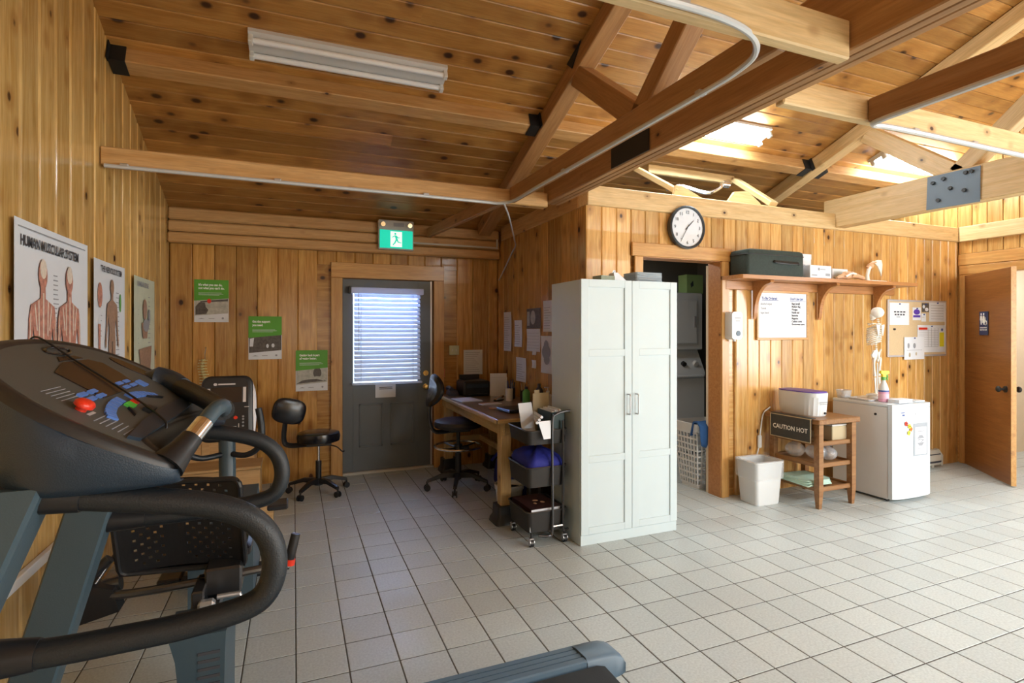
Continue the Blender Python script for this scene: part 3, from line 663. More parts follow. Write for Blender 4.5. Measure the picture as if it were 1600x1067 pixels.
# door notice
def sheet(name, label, cat, loc, rz, w, h, mat=None, curl=0.0, group=None):
    t = thing(name, label, cat, loc, rz, group)
    m = MB(); n = 7
    rg = []
    for i in range(n):
        z = h*i/(n-1); y = -0.002 - curl*(2*z/h-1)**2
        rg.append([(0, y, z), (w, y, z), (w, y+0.0012, z), (0, y+0.0012, z)])
    m.loft(rg); part('sheet', m, mat or M['paper'], t)
    return t
def lines(t, x0, x1, zs, hgt, mat, y=-0.003, jitter=0.0):
    ps = []
    for z in zs:
        ps.append(rect(x0, x1 - random.random()*jitter*(x1-x0), z, z+hgt))
    part('print', flat(ps, y), mat, t, smooth=0)
t = sheet('notice', 'white notice taped under the blind on the grey door', 'notice', (0.81, YB+0.029, 0.80), 0, 0.215, 0.145)
lines(t, 0.04, 0.18, (0.105, 0.088), 0.007, M['ink'])

# ------------------------------------------------------------------ restroom door (door_2)
d2 = bpy.data.objects.new('door_2', None); COL.objects.link(d2); d2['kind'] = 'structure'
d2.location = (XR-0.03, R1-0.005, 0.012)
ang = math.atan2(3.026-3.69, 6.52-7.09); d2.rotation_euler = (0, 0, ang)
part('door_leaf', MB().cbox(0.0, 0.94, -0.04, 0.0, 0, 2.13, 0.003), M['doorwood'], d2)
part('edge_strip', MB().box(0.937, 0.942, -0.041, 0.001, 0, 2.131), M['trim'], d2)
part('hinge_strip', MB().box(-0.035, -0.002, -0.006, 0.004, 0, 2.13), M['alu'], d2)
for z in (0.3, 1.1, 1.9):
    part('hinge', MB().cyl((-0.005, 0.008, z-0.05), (-0.005, 0.008, z+0.05), 0.009, n=10), M['steel'], d2)
kn = MB()
for s in (1, -1):
    y0 = 0.0 if s > 0 else -0.04
    kn.cyl((0.85, y0, 0.93), (0.85, y0+s*0.012, 0.93), 0.032).cyl((0.85, y0+s*0.012, 0.93), (0.85, y0+s*0.045, 0.93), 0.012).ball((0.85, y0+s*0.062, 0.93), 0.03, 0.022, 0.03)
part('door_knob', kn, M['plate_black'], d2)
mw = Matrix.Translation(d2.location) @ Matrix.Rotation(ang, 4, 'Z')
sg = thing('restroom_sign', 'dark blue restroom sign on the open brown door', 'sign', mw @ Vector((0.345, -0.042, 1.46)), ang)
part('plate', MB().cbox(0, 0.18, -0.006, 0, 0, 0.25, 0.003), M['signblue'], sg)
pic = [ell(0.045,0.222,0.013,0.013), [(0.025,0.205),(0.065,0.205),(0.072,0.16),(0.06,0.155),(0.056,0.11),(0.034,0.11),(0.03,0.155),(0.018,0.16)],
       ell(0.095,0.222,0.013,0.013), [(0.08,0.205),(0.11,0.205),(0.128,0.13),(0.106,0.13),(0.104,0.11),(0.086,0.11),(0.084,0.13),(0.066,0.13)],
       [(0.125,0.19),(0.133,0.19),(0.136,0.155),(0.158,0.15),(0.166,0.118),(0.158,0.114),(0.15,0.14),(0.126,0.146)], [(0.165*1+0,0.0),(0.166,0.0),(0.166,0.001)]][:5]
part('figures', flat(pic + [rect(0.02,0.16,0.078,0.084)], -0.0064), M['white_ink'], sg)
part('wheel', MB().tube([(0.135+0.022*cos(a*PI/6), -0.0066, 0.128+0.022*sin(a*PI/6)) for a in range(12)], 0.003, 6, closed=True), M['white_ink'], sg)
text('RESTROOM', 0.027, 0.09, 0.048, -0.0068, M['white_ink'], sg, 'CENTER', 0.0006)

# ------------------------------------------------------------------ anatomy charts on the left wall
def man_print(cx, zt, H, w=1.0):
    # simple anatomical figure outline polygons, head top at zt
    u = H/7.6; q = []
    q.append(ell(cx, zt-0.5*u, 0.36*u*w, 0.5*u))
    q.append([(cx-0.18*u, zt-0.9*u), (cx+0.18*u, zt-0.9*u), (cx+0.2*u, zt-1.4*u), (cx-0.2*u, zt-1.4*u)])
    q.append([(cx-0.95*u*w, zt-1.55*u), (cx-0.2*u, zt-1.3*u), (cx+0.2*u, zt-1.3*u), (cx+0.95*u*w, zt-1.55*u), (cx+0.8*u*w, zt-2.2*u), (cx+0.58*u*w, zt-3.1*u), (cx+0.68*u*w, zt-3.9*u), (cx-0.68*u*w, zt-3.9*u), (cx-0.58*u*w, zt-3.1*u), (cx-0.8*u*w, zt-2.2*u)])
    for s in (-1, 1):
        q.append([(cx+s*0.95*u*w, zt-1.5*u), (cx+s*1.12*u*w, zt-2.0*u), (cx+s*1.18*u*w, zt-2.9*u), (cx+s*1.4*u*w, zt-3.9*u), (cx+s*1.38*u*w, zt-4.3*u), (cx+s*1.2*u*w, zt-4.2*u), (cx+s*0.95*u*w, zt-3.0*u), (cx+s*0.78*u*w, zt-2.2*u)])
        q.append([(cx+s*0.05*u, zt-3.85*u), (cx+s*0.70*u*w, zt-3.85*u), (cx+s*0.66*u*w, zt-5.0*u), (cx+s*0.48*u*w, zt-5.7*u), (cx+s*0.5*u*w, zt-6.3*u), (cx+s*0.34*u*w, zt-7.3*u), (cx+s*0.4*u*w, zt-7.55*u), (cx+s*0.12*u, zt-7.55*u), (cx+s*0.14*u, zt-6.4*u), (cx+s*0.12*u, zt-5.6*u)])
    return q
def label_lines(t, xs, z0, z1, n, wd):
    ps = []
    for x in xs:
        for i in range(n):
            z = z1 - (z1-z0)*i/n; ps.append(rect(x, x+wd*random.uniform(0.5,1), z, z+0.005))
    part('print', flat(ps, -0.0035), M['greyink'], t, smooth=0)
# big muscular chart; the foot of the sheet hangs behind the treadmill console
def chart(name, label, y0, z0, w, h, mat, curl):
    t = thing(name, label, 'poster', (XL+0.014, y0, z0), PI/2)
    m = MB(); n = 9; rings = []
    for i in range(n):
        x = w*i/(n-1); c = curl*((i/(n-1)-0.5)*2)**2
        rings.append([(x, -0.002-c, 0), (x, -0.002-c, h), (x, -0.0005-c, h), (x, -0.0005-c, 0)])
    m.loft(rings); part('sheet', m, mat, t)
    return t
t = chart('anatomy_chart', 'large human muscular system chart nearest the camera on left wall', 2.80, 1.16, 0.84, 0.83, M['paper'], 0.006)
yq = -0.009
part('rule', flat([rect(0.03,0.80,0.795,0.80)], yq), M['greyink'], t)
text('HUMAN MUSCULAR SYSTEM', 0.062, 0.05, 0.722, yq, M['ink'], t, bold=0.002, sx=0.83)
for cx, mm, nm in ((0.27, 'muscle', 'figure_back'), (0.58, 'muscle', 'figure_front')):
    part(nm, flat(man_print(cx, 0.68, 1.02, 0.95), yq), M[mm], t, smooth=0)
    part('bone_detail', flat([ell(cx, 0.64, 0.035, 0.045)] + [rect(cx-0.006, cx+0.006, 0.2, 0.53)] + [[(cx+s*0.02,0.18),(cx+s*0.07,0.16),(cx+s*0.05,0.02),(cx+s*0.03,0.02)] for s in (-1,1)] + [[(cx+s*0.045,0.50),(cx+s*0.055,0.49),(cx+s*0.05,0.33),(cx+s*0.04,0.34)] for s in (-1,1)] + [[(cx+s*0.125,0.44),(cx+s*0.132,0.43),(cx+s*0.15,0.20),(cx+s*0.14,0.20)] for s in (-1,1)] + [[(cx+s*0.085,0.48),(cx+s*0.092,0.47),(cx+s*0.07,0.36),(cx+s*0.06,0.36)] for s in (-1,1)], yq-0.0012), M['bone'], t, smooth=0)
label_lines(t, (0.03, 0.40, 0.73), 0.04, 0.62, 26, 0.06)
t = chart('anatomy_chart', 'middle brown figure anatomy chart on the left wall', 3.745, 1.10, 0.60, 0.84, M['paper'], 0.006)
text('THE NERVOUS SYSTEM', 0.05, 0.12, 0.775, yq, M['ink'], t, bold=0.0015, sx=0.8)
part('figure_front', flat(man_print(0.33, 0.74, 0.76, 0.95), yq), M['skin'], t, smooth=0)
part('brain_detail', flat([ell(0.10,0.63,0.042,0.075), [(0.07,0.46),(0.11,0.46),(0.10,0.10),(0.085,0.10)], ell(0.50,0.16,0.03,0.08)], yq), M['muscle'], t, smooth=0)
part('green_print', flat([ell(0.50,0.60,0.018,0.06)], yq), M['greenp'], t, smooth=0)
label_lines(t, (0.04, 0.43), 0.05, 0.66, 20, 0.12)
t = chart('anatomy_chart', 'small greenish chart farthest along left wall near the corner', 4.58, 1.16, 0.60, 0.76, M['paper_old'], 0.006)
text('LUMBAR SPINE', 0.05, 0.08, 0.69, yq, M['greyink'], t, bold=0.0015)
part('figure_front', flat([ell(0.30,0.52,0.06,0.08), [(0.2,0.42),(0.4,0.42),(0.36,0.3),(0.24,0.3)], [(0.12,0.22),(0.5,0.24),(0.46,0.04),(0.2,0.03)]], yq), M['skin'], t, smooth=0)
part('dark_detail', flat([ell(0.33,0.40,0.09,0.05), ell(0.42,0.47,0.03,0.06)], yq-0.001), M['greyink'], t, smooth=0)
label_lines(t, (0.05, 0.42), 0.05, 0.62, 16, 0.10)

# ------------------------------------------------------------------ green safety posters on the back wall
def green_poster(x, z, w, h, label, l1, l2, kind):
    t = thing('safety_poster', label, 'poster', (x, YB-0.003, z), 0, 'green safety posters')
    part('sheet', MB().box(0, w, -0.0015, 0, 0, h), M['paper'], t)
    part('photo_print', flat([[(0.004,0.15*h),(w-0.004,0.21*h),(w-0.004,0.60*h),(0.004,0.54*h)]], -0.002), M['photo_l' if kind != 1 else 'photo'], t, smooth=0)
    part('green_panel', flat([[(0.0,0.50*h),(w,0.565*h),(w,h),(0,h)]], -0.003), M['green'], t, smooth=0)
    text(l1, 0.030, 0.035, 0.855*h, -0.0038, M['white_ink'], t, bold=0.0012, sx=0.80)
    text(l2, 0.030, 0.035, 0.775*h, -0.0038, M['white_ink'], t, bold=0.0012, sx=0.80)
    part('small_print', flat([rect(0.035, w-0.06, 0.685*h, 0.692*h), rect(0.035, w-0.045, 0.66*h, 0.667*h), rect(0.035, w-0.08, 0.635*h, 0.642*h)], -0.0036), M['paper'], t, smooth=0)
    part('logo', flat([[(0.03,0.075*h),(0.09,0.075*h),(0.06,0.095*h)], rect(0.12,0.17,0.078*h,0.09*h), ell(w-0.05,0.09*h,0.010,0.010)], -0.0024), M['greyink'], t, smooth=0)
    dk, lt, rd = [], [], []
    if kind == 0:      # crouching worker in an orange helmet
        dk = [[(0.01,0.17*h),(0.10,0.19*h),(0.12,0.30*h),(0.09,0.46*h),(0.04,0.46*h),(0.01,0.36*h)], [(0.05,0.49*h),(w-0.006,0.55*h),(w-0.006,0.50*h),(0.05,0.46*h)]]
        lt = [[(0.09,0.46*h),(0.13,0.44*h),(0.135,0.36*h),(0.12,0.28*h),(0.095,0.36*h)]]; rd = [ell(0.125,0.495*h,0.018,0.022)]
    elif kind == 1:    # two people at a table
        dk = [[(0.05,0.17*h),(0.12,0.18*h),(0.16,0.36*h),(0.12,0.50*h),(0.08,0.44*h)]]; lt = [[(0.01,0.30*h),(0.04,0.30*h),(0.05,0.5*h),(0.012,0.48*h)], ell(0.17,0.31*h,0.012,0.02), ell(0.22,0.32*h,0.014,0.02)]
    else:              # woman lying with an arm forward
        dk = [ell(0.205,0.44*h,0.04,0.055), [(0.004,0.18*h),(w-0.01,0.24*h),(0.2,0.31*h),(0.06,0.26*h)]]; lt = [[(0.07,0.28*h),(0.2,0.36*h),(0.26,0.34*h),(0.27,0.24*h),(0.2,0.29*h)]]
    part('dark_figure', flat(dk, -0.0027), M['photo'], t, smooth=0)
    part('light_figure', flat(lt, -0.0029), M['photo_l' if kind != 1 else 'paper'], t, smooth=0)
    if rd: part('orange_helmet', flat(rd, -0.0035), M['red'], t, smooth=0)
green_poster(-0.875, 1.602, 0.29, 0.405, 'highest green poster, left on back wall, with crouching worker photo', "It's what you can do,", "not what you can't do.", 0)
green_poster(-0.412, 1.236, 0.30, 0.425, 'middle green poster with dark photo of people at a table', 'Get the support', 'you need.', 1)
green_poster(0.018, 0.905, 0.305, 0.415, 'lowest green poster, beside the grey door casing', 'Getting back is part', 'of getting better.', 2)
# spine model on the back wall
sp = thing('spine_model', 'yellowed spine model hanging on back wall above the bike console', 'model', (-0.79, YB-0.06, 0.95))
for k in range(11):
    z = 0.02+0.027*k; x = 0.012*sin(k*0.6); sc = 1.15-0.03*k
    v = MB().ball((x, 0.0, z), 0.026*sc, 0.022*sc, 0.0115, 10, 6)
    v.box(x-0.042*sc, x+0.042*sc, -0.004, 0.006, z-0.004, z+0.004).box(x-0.004, x+0.004, -0.035, -0.01, z-0.010, z+0.003)
    part('vertebra', v, M['spineyellow'], sp)
part('hook', MB().tube([(0.01, 0.02, 0.30), (0.012, -0.01, 0.35), (0.02, 0.0, 0.40), (0.01, 0.05, 0.41)], 0.004, 6, smooth=3), M['steel'], sp)

# ------------------------------------------------------------------ papers and switch around the desk
t = sheet('notice', 'white notice pinned on back wall above the printer', 'notice', (1.785, YB-0.004, 1.02), 0, 0.225, 0.28)
lines(t, 0.02, 0.20, [0.03+0.022*i for i in range(11)], 0.004, M['greyink'], jitter=0.4)
M['switch'] = pbr('ivory_switch', (0.55, 0.60, 0.45), 0.4)
sw = thing('light_switch', 'pale light switch plate beside the grey door', 'switch', (1.615, YB-0.002, 1.245))
part('plate', MB().cbox(0, 0.115, -0.008, 0, 0, 0.108, 0.004), M['switch'], sw)
for x in (0.035, 0.08): part('toggle', MB().cbox(x-0.006, x+0.006, -0.018, -0.006, 0.042, 0.066, 0.002), M['plastic_w'], sw)
sheet('sticky_note', 'coral sticky note low beside the grey door', 'note', (1.485, YB-0.014, 1.0), 0, 0.075, 0.095, M['sticky'])
PW = [('notice', 'tall white sheet at far left of desk wall papers', 5.64, 1.295, 0.22, 0.43, 'paper'), ('notice', 'white sheet second from left on desk wall, slightly lower', 5.325, 1.35, 0.20, 0.28, 'paper'),
      ('photo_print', 'dark photo page above a white calendar sheet on desk wall', 5.0, 1.54, 0.33, 0.20, 'photo'), ('calendar', 'white calendar sheet under the dark photo page on desk wall', 5.0, 1.315, 0.32, 0.222, 'paper'),
      ('notice', 'glossy framed sheet beside wardrobe, topmost on desk wall', 4.61, 1.51, 0.19, 0.29, 'paper'), ('body_print', 'white body diagram sheet hanging low beside the wardrobe', 4.66, 1.12, 0.24, 0.35, 'paper'),
      ('note_card', 'small white card on desk wall above the bottles', 4.865, 1.28, 0.09, 0.06, 'paper'), ('note_card', 'lower small white card on desk wall', 4.875, 1.15, 0.10, 0.08, 'paper'),
      ('notice', 'shiny sheet leaning on desk wall behind the pen cups', 5.28, 0.99, 0.26, 0.25, 'paper')]
for n, lb, y, z, w_, h_, mm in PW:
    t = sheet(n, lb, n.split('_')[0] if n in ('notice', 'calendar') else ('photo' if 'photo' in n else ('diagram' if 'body' in n else 'card')), (XD-0.004, y, z), -PI/2, w_, h_, M[mm], 0.004)
    if n == 'notice': lines(t, 0.02, w_-0.02, [0.03+0.024*i for i in range(int((h_-0.06)/0.024))], 0.004, M['greyink'], -0.008, 0.4)
    if n == 'calendar': lines(t, 0.02, w_-0.02, [0.03+0.03*i for i in range(6)], 0.002, M['greyink'], -0.008)
    if n == 'photo_print': part('picture', flat([ell(0.16,0.11,0.06,0.07), rect(0.02,0.08,0.03,0.17)], -0.008), M['photo_l'], t, smooth=0)
    if n == 'body_print': part('figure_print', flat([ell(w_/2,0.26,0.05,0.05), ell(w_/2,0.20,0.09,0.07), ell(w_/2+0.01,0.13,0.06,0.05)], -0.008), M['greyink'], t, smooth=0)

# ------------------------------------------------------------------ desk
DX0, DX1, DY0, DY1, DT = 1.47, XD-0.012, 3.93, 5.78, 0.825
dk = thing('desk', 'long wooden desk on black risers along the papered wall', 'desk', (DX0, DY0, 0))
part('desktop', MB().cbox(0, DX1-DX0, 0, DY1-DY0, DT-0.032, DT, 0.004), M['deskwood'], dk).data.materials[0] = M['desktop']
for e in (((0.0, -0.012, DT-0.017), (DX1-DX0, -0.012, DT-0.017)), ((-0.010, 0.0, DT-0.017), (-0.010, DY1-DY0, DT-0.017))):
    timber('edge_strip', e[0], e[1], 0.02, 0.036, M['deskwood'], dk)
timber('apron', (0.06, 0.0, DT-0.085), (0.06, DY1-DY0, DT-0.085), 0.03, 0.10, M['deskwood'], dk)
timber('apron', (0.05, 0.035, DT-0.085), (DX1-DX0, 0.035, DT-0.085), 0.03, 0.10, M['deskwood'], dk)
for (x, y) in ((0.085, 0.065), (DX1-DX0-0.115, 0.065), (0.085, DY1-DY0-0.115), (DX1-DX0-0.115, DY1-DY0-0.115)):
    timber('leg', (x, y, 0.11), (x, y, DT-0.034), 0.088, 0.088, M['deskwood'], dk, up=(0,1,0))
    part('riser', MB().prism(rrect(x-0.075, x+0.075, y-0.075, y+0.075, 0.02), 0.03, 0.14, 'z').loft([[Vector((x+(u)*k, y+(v)*k, z)) for u, v in rrect(-0.075, 0.075, -0.075, 0.075, 0.02)] for k, z in ((1.35, 0.0), (1.28, 0.03), (1.05, 0.06), (1.0, 0.138))]), M['black'], dk)
timber('stretcher', (0.45, 0.1, 0.34), (0.45, DY1-DY0-0.1, 0.34), 0.03, 0.06, M['deskwood'], dk)
timber('stretcher', (0.12, DY1-DY0-0.115, 0.34), (DX1-DX0-0.115, DY1-DY0-0.115, 0.34), 0.03, 0.06, M['deskwood'], dk)
def on_desk(name, label, cat, x, y, rz=0): return thing(name, label, cat, (x, y, DT+0.0005), rz)
t = on_desk('printer', 'black printer at the far end of the desk', 'printer', 1.80, 5.55)
part('body', MB().cbox(-0.15, 0.15, -0.15, 0.15, 0.0, 0.16, 0.02), M['black'], t); part('paper_tray', MB().box(-0.10, 0.10, -0.19, -0.15, 0.02, 0.03), M['black'], t); part('paper_support', MB().box(-0.11, 0.11, 0.12, 0.16, 0.15, 0.21), M['black'], t); part('panel', MB().cbox(-0.12, 0.12, -0.155, -0.148, 0.09, 0.13, 0.003), M['tm_blue'], t)
t = on_desk('desk_phone', 'dark rounded telephone beside the printer', 'phone', 1.58, 5.60)
part('base', MB().loft([[Vector((x*k, y*k, z)) for x, y in rrect(-0.05, 0.05, -0.09, 0.09, 0.02)] for k, z in ((1, 0), (1, 0.03), (0.8, 0.06))]), M['navy'], t); part('handset', MB().tube([(-0.03, -0.08, 0.07), (-0.03, -0.04, 0.085), (-0.03, 0.04, 0.085), (-0.03, 0.08, 0.07)], [0.024, 0.016, 0.016, 0.024], 10, smooth=3), M['navy'], t)
t = on_desk('blue_folder', 'pale blue folder lying at the far left desk corner', 'folder', 1.60, 5.15, 0.1)
part('cover', MB().cbox(-0.11, 0.11, -0.15, 0.15, 0, 0.006, 0.002), M['white'], t); part('papers', MB().box(-0.10, 0.10, -0.14, 0.14, 0.006, 0.010), M['paper'], t)
t = on_desk('notepad', 'white notepad lying flat in the middle of the desk', 'notepad', 1.72, 4.78, 0.15)
part('pad', MB().box(-0.10, 0.10, -0.05, 0.05, 0, 0.008), M['paper'], t); part('binding', MB().box(-0.10, 0.10, 0.045, 0.052, 0, 0.010), M['orange'], t)
t = on_desk('orange_note', 'small orange note near the front desk edge', 'note', 1.66, 4.50, 0.3); part('sheet', MB().box(-0.04, 0.04, -0.03, 0.03, 0, 0.004), M['orange'], t); part('top_sheet', MB().box(-0.038, 0.034, -0.026, 0.03, 0.004, 0.006), M['card'], t)
t = on_desk('laptop', 'closed dark laptop near the front end of the desk', 'laptop', 1.83, 4.30, 0.12)
part('base', MB().cbox(-0.18, 0.18, -0.12, 0.12, 0.004, 0.018, 0.004), M['black'], t); part('lid', MB().cbox(-0.18, 0.18, -0.12, 0.12, 0.0185, 0.030, 0.005), M['black'], t); part('foot', MB().box(-0.15, -0.12, -0.1, 0.1, 0, 0.005).box(0.12, 0.15, -0.1, 0.1, 0, 0.005), M['black'], t)
t = on_desk('display_sheet', 'pale folded card standing upright by the pens', 'card', 2.02, 5.36, -0.25); m_ = MB(); m_.loft([[(-0.09, 0.03, 0), (-0.09, 0, 0.24), (-0.089, -0.002, 0.24), (-0.09, 0.026, 0)], [(0.09, 0.03, 0), (0.09, 0, 0.24), (0.089, -0.002, 0.24), (0.09, 0.026, 0)]]); part('front_leaf', m_, M['paper'], t); part('back_leaf', MB().box(-0.09, 0.09, -0.028, -0.026, 0, 0.2).box(-0.09, 0.09, -0.026, 0.0, 0.196, 0.2), M['paper'], t)
def pen_cup(x, y, label, body, hh, r, pens):
    t = on_desk('pen_cup', label, 'cup', x, y); part('cup', MB().lathe([(r, 0), (r*1.05, hh), (r*0.92, hh), (r*0.88, 0.01)], n=14), body, t)
    for i, c in enumerate(pens):
        a = 2.4*i; part('pen', MB().cyl((0.4*r*cos(a), 0.4*r*sin(a), 0.012), (0.95*r*cos(a), 0.95*r*sin(a), hh+0.055+0.018*(i % 3)), 0.0045, n=6), c, t)
pen_cup(2.06, 5.10, 'dark pen cup full of black pens on desk', M['black'], 0.11, 0.042, [M['black'], M['ink'], M['navy'], M['black'], M['blueink']])
pen_cup(2.10, 4.84, 'dark cup holding orange scissors and pens', M['tm_dark'], 0.11, 0.045, [M['orange'], M['orange'], M['orange'], M['black'], M['card']])
pen_cup(1.98, 4.95, 'white tall cup with pale pens on desk', M['plastic_w'], 0.12, 0.035, [M['greyink'], M['white'], M['navy']])
def bottle(name, label, x, y, r, h, body, capm, neck=0.4, pump=False, loc_z=None, parent_loc=None):
    t = thing(name, label, 'bottle', (x, y, DT+0.0005 if loc_z is None else loc_z))
    part('body', MB().lathe([(r*0.9, 0), (r, 0.006), (r, h*0.68), (r*0.85, h*0.76), (r*neck, h*0.84), (r*neck, h*0.88)], n=16), body, t)
    part('cap', MB().lathe([(r*neck*1.15, h*0.86), (r*neck*1.15, h*0.98), (r*neck*0.7, h)], n=12), capm, t)
    if pump: part('pump', MB().cyl((0, 0, h), (0, 0, h*1.18), 0.005, n=8).cbox(-0.035, 0.012, -0.008, 0.008, h*1.16, h*1.21, 0.004), capm, t)
    return t
bottle('lotion_bottle', 'green lotion bottle on desk by the pens', 2.02, 4.62, 0.035, 0.17, M['greenp'], M['black'])
bottle('dark_bottle', 'navy bottle behind the green one on desk', 2.12, 4.55, 0.036, 0.20, M['navy'], M['navy'])
bottle('pump_bottle', 'white pump bottle at the wardrobe end of desk', 2.10, 4.32, 0.036, 0.16, M['plastic_w'], M['plastic_w'], pump=True)
t = on_desk('tape_dispenser', 'glass and chrome stapler dish on desk', 'stapler', 1.88, 4.98, 0.6); part('base', MB().cbox(-0.07, 0.07, -0.018, 0.018, 0, 0.012, 0.004), M['black'], t); part('arm', MB().prism([(-0.07, 0.02), (0.06, 0.05), (0.075, 0.045), (0.075, 0.03), (-0.06, 0.012)], -0.014, 0.014, 'y'), M['chrome'], t)
# under the desk
t = thing('waste_bin', 'white round bin under the front end of the desk', 'bin', (1.72, 4.30, 0)); part('body', MB().lathe([(0.10, 0), (0.122, 0.19), (0.126, 0.20), (0.112, 0.19), (0.09, 0.01)], n=24), M['plastic_w'], t); part('liner', MB().lathe([(0.126, 0.165), (0.129, 0.205), (0.112, 0.205), (0.105, 0.165)], n=24), M['plastic_w'], t)
t = thing('storage_bag', 'royal blue fabric bag on the floor under the desk', 'bag', (1.985, 4.78, 0))
m_ = MB(); rg = []
for k, z in ((0.85, 0.0), (1.0, 0.05), (1.02, 0.15), (0.92, 0.25), (0.55, 0.31), (0.1, 0.33)):
    rg.append([Vector((0.185*k*cos(a)*(1+0.06*sin(3*a+z*20)), 0.36*k*sin(a)*(1+0.05*sin(4*a)), z*(1+0.05*sin(5*a)))) for a in [2*PI*i/24 for i in range(24)]])
m_.loft(rg); part('body', m_, M['fabric_blue'], t, smooth=60); part('strap', MB().tube([(-0.20, -0.2, 0.22), (-0.15, -0.1, 0.35), (-0.12, 0.1, 0.36), (-0.18, 0.2, 0.24)], 0.014, 8, smooth=4, flat=0.4), M['fabric_blue'], t)
t = thing('storage_box', 'dark box with white lid under the desk', 'box', (2.02, 4.17, 0), 0.0); part('body', MB().cbox(-0.14, 0.14, -0.13, 0.13, 0, 0.26, 0.006), M['tm_dark'], t); part('lid', MB().cbox(-0.145, 0.145, -0.135, 0.135, 0.262, 0.33, 0.006), M['card'], t)

# ------------------------------------------------------------------ stools / chairs
def star_base(t, R, n, hub_z, wheel_r, leg_mat, rot=0.0, ends=0.05, arch=0.03):
    for k in range(n):
        a = rot + 2*PI*k/n; c, s_ = cos(a), sin(a)
        lg = MB().loft([[Vector((c*r - s_*w, s_*r + c*w, z+dz)) for w, dz in ((-ww, -hh), (ww, -hh), (ww*0.8, hh), (-ww*0.8, hh))] for r, z, ww, hh in
                        ((0.02, hub_z, 0.024, 0.024), (R*0.5, hub_z+arch*0.5-0.008, 0.021, 0.018), (R, ends+2*wheel_r-0.02, 0.017, 0.012))])
        L = part('leg', lg, leg_mat, t)
        wm_ = MB()
        for o_ in (-0.013, 0.013):
            p = Vector((c*R - s_*o_, s_*R + c*o_, wheel_r)); d = Vector((-s_, c, 0))*0.009*(1 if o_ > 0 else -1)
            wm_.cyl(p, p+d, wheel_r, n=16)
        wm_.cyl((c*R, s_*R, wheel_r*1.2), (c*R, s_*R, ends+2*wheel_r-0.02), 0.009, n=8).cyl((c*R - s_*0.016, s_*R + c*0.016, wheel_r), (c*R + s_*0.016, s_*R - c*0.016, wheel_r), 0.012, n=8)
        part('caster', wm_, M['black'], L)
def cushion(mb, r, z0, z1, n=28, sx=1, sy=1):
    return mb.lathe([(r*0.80, z0), (r*0.97, z0+0.012), (r, z0+(z1-z0)*0.5), (r*0.96, z1-0.012), (r*0.82, z1-0.002), (r*0.4, z1+0.002), (0.01, z1+0.002)], n=n, sx=sx, sy=sy)
t = thing('rolling_stool', 'black vinyl rolling stool with oval backrest beside the grey door', 'stool', (0.215, 5.36, 0))
star_base(t, 0.27, 5, 0.115, 0.027, M['black'], 0.3)
part('gas_lift', MB().cyl((0,0,0.08),(0,0,0.30),0.026).cyl((0,0,0.075),(0,0,0.12),0.04), M['black'], t); part('piston', MB().cyl((0,0,0.29),(0,0,0.46),0.013), M['chrome'], t)
part('seat', cushion(MB(), 0.195, 0.475, 0.575, sy=0.95), M['vinyl'], t); part('seat_plate', MB().cbox(-0.11, 0.11, -0.10, 0.10, 0.452, 0.478, 0.005), M['black'], t)
part('lever', MB().tube([(0.05,-0.03,0.455),(0.15,-0.1,0.44),(0.20,-0.14,0.40),(0.22,-0.16,0.405)], 0.006, 8, smooth=3), M['black'], t)
part('back_post', MB().tube([(-0.08,0.02,0.455),(-0.25,0.06,0.45),(-0.30,0.07,0.50),(-0.29,0.07,0.66),(-0.27,0.065,0.78)], 0.028, 8, smooth=4, flat=0.55), M['black'], t)
Rb = Matrix.Rotation(math.radians(-18), 4, 'Y') @ Matrix.Rotation(math.radians(35), 4, 'X')
Rb = Matrix.Rotation(math.radians(12), 4, 'Z') @ Matrix.Rotation(math.radians(-8), 4, 'Y')
bk = MB(); rings = []
def sq(a, n_=3.0): return (abs(cos(a))**n_ + abs(sin(a))**n_)**(-1/n_)
Rb = Matrix.Rotation(math.radians(10), 4, 'Z') @ Matrix.Rotation(math.radians(14), 4, 'Y')
for k, d in ((0.80,-0.028),(0.97,-0.018),(1.0,0.0),(0.96,0.018),(0.75,0.028),(0.3,0.030)):
    rings.append([Rb @ Vector((0.148*k*cos(a)*sq(a), d, 0.118*k*sin(a)*sq(a))) + Vector((-0.255, 0.02, 0.775)) for a in [2*PI*i/32 for i in range(32)]])
bk.loft(rings); part('backrest', bk, M['vinyl'], t)

t = thing('drafting_chair', 'black drafting chair with chrome foot ring pulled up to the desk', 'chair', (1.47, 5.0, 0), 0.0)
star_base(t, 0.30, 5, 0.13, 0.030, M['black'], 0.55)
part('column', MB().cyl((0,0,0.09),(0,0,0.34),0.030).cyl((0,0,0.33),(0,0,0.56),0.019), M['black'], t)
part('foot_ring', MB().tube([(0.225*cos(a), 0.225*sin(a), 0.41) for a in [2*PI*i/32 for i in range(32)]], 0.011, 8, closed=True), M['chrome'], t)
sp_ = MB()
for a in (0.4, 0.4+PI/2, 0.4+PI, 0.4+1.5*PI): sp_.tube([(0.03*cos(a),0.03*sin(a),0.39),(0.12*cos(a),0.12*sin(a),0.395),(0.225*cos(a),0.225*sin(a),0.41)], 0.009, 8, flat=0.5)
part('ring_spokes', sp_, M['black'], t)
part('ring_clamp', MB().cyl((0,0,0.375),(0,0,0.425),0.04).cyl((0.03,-0.03,0.40),(0.08,-0.08,0.40),0.014), M['black'], t)
part('seat', cushion(MB(), 0.235, 0.585, 0.665, sy=0.98), M['black'], t)
part('seat_plate', MB().cbox(-0.10, 0.10, -0.09, 0.09, 0.555, 0.587, 0.006), M['black'], t)
part('back_bar', MB().tube([(-0.05,0,0.565),(-0.22,-0.01,0.56),(-0.275,-0.012,0.64),(-0.285,-0.012,0.75),(-0.27,-0.012,0.92)], 0.026, 8, smooth=4, flat=0.5), M['black'], t)
bk = MB(); rings = []
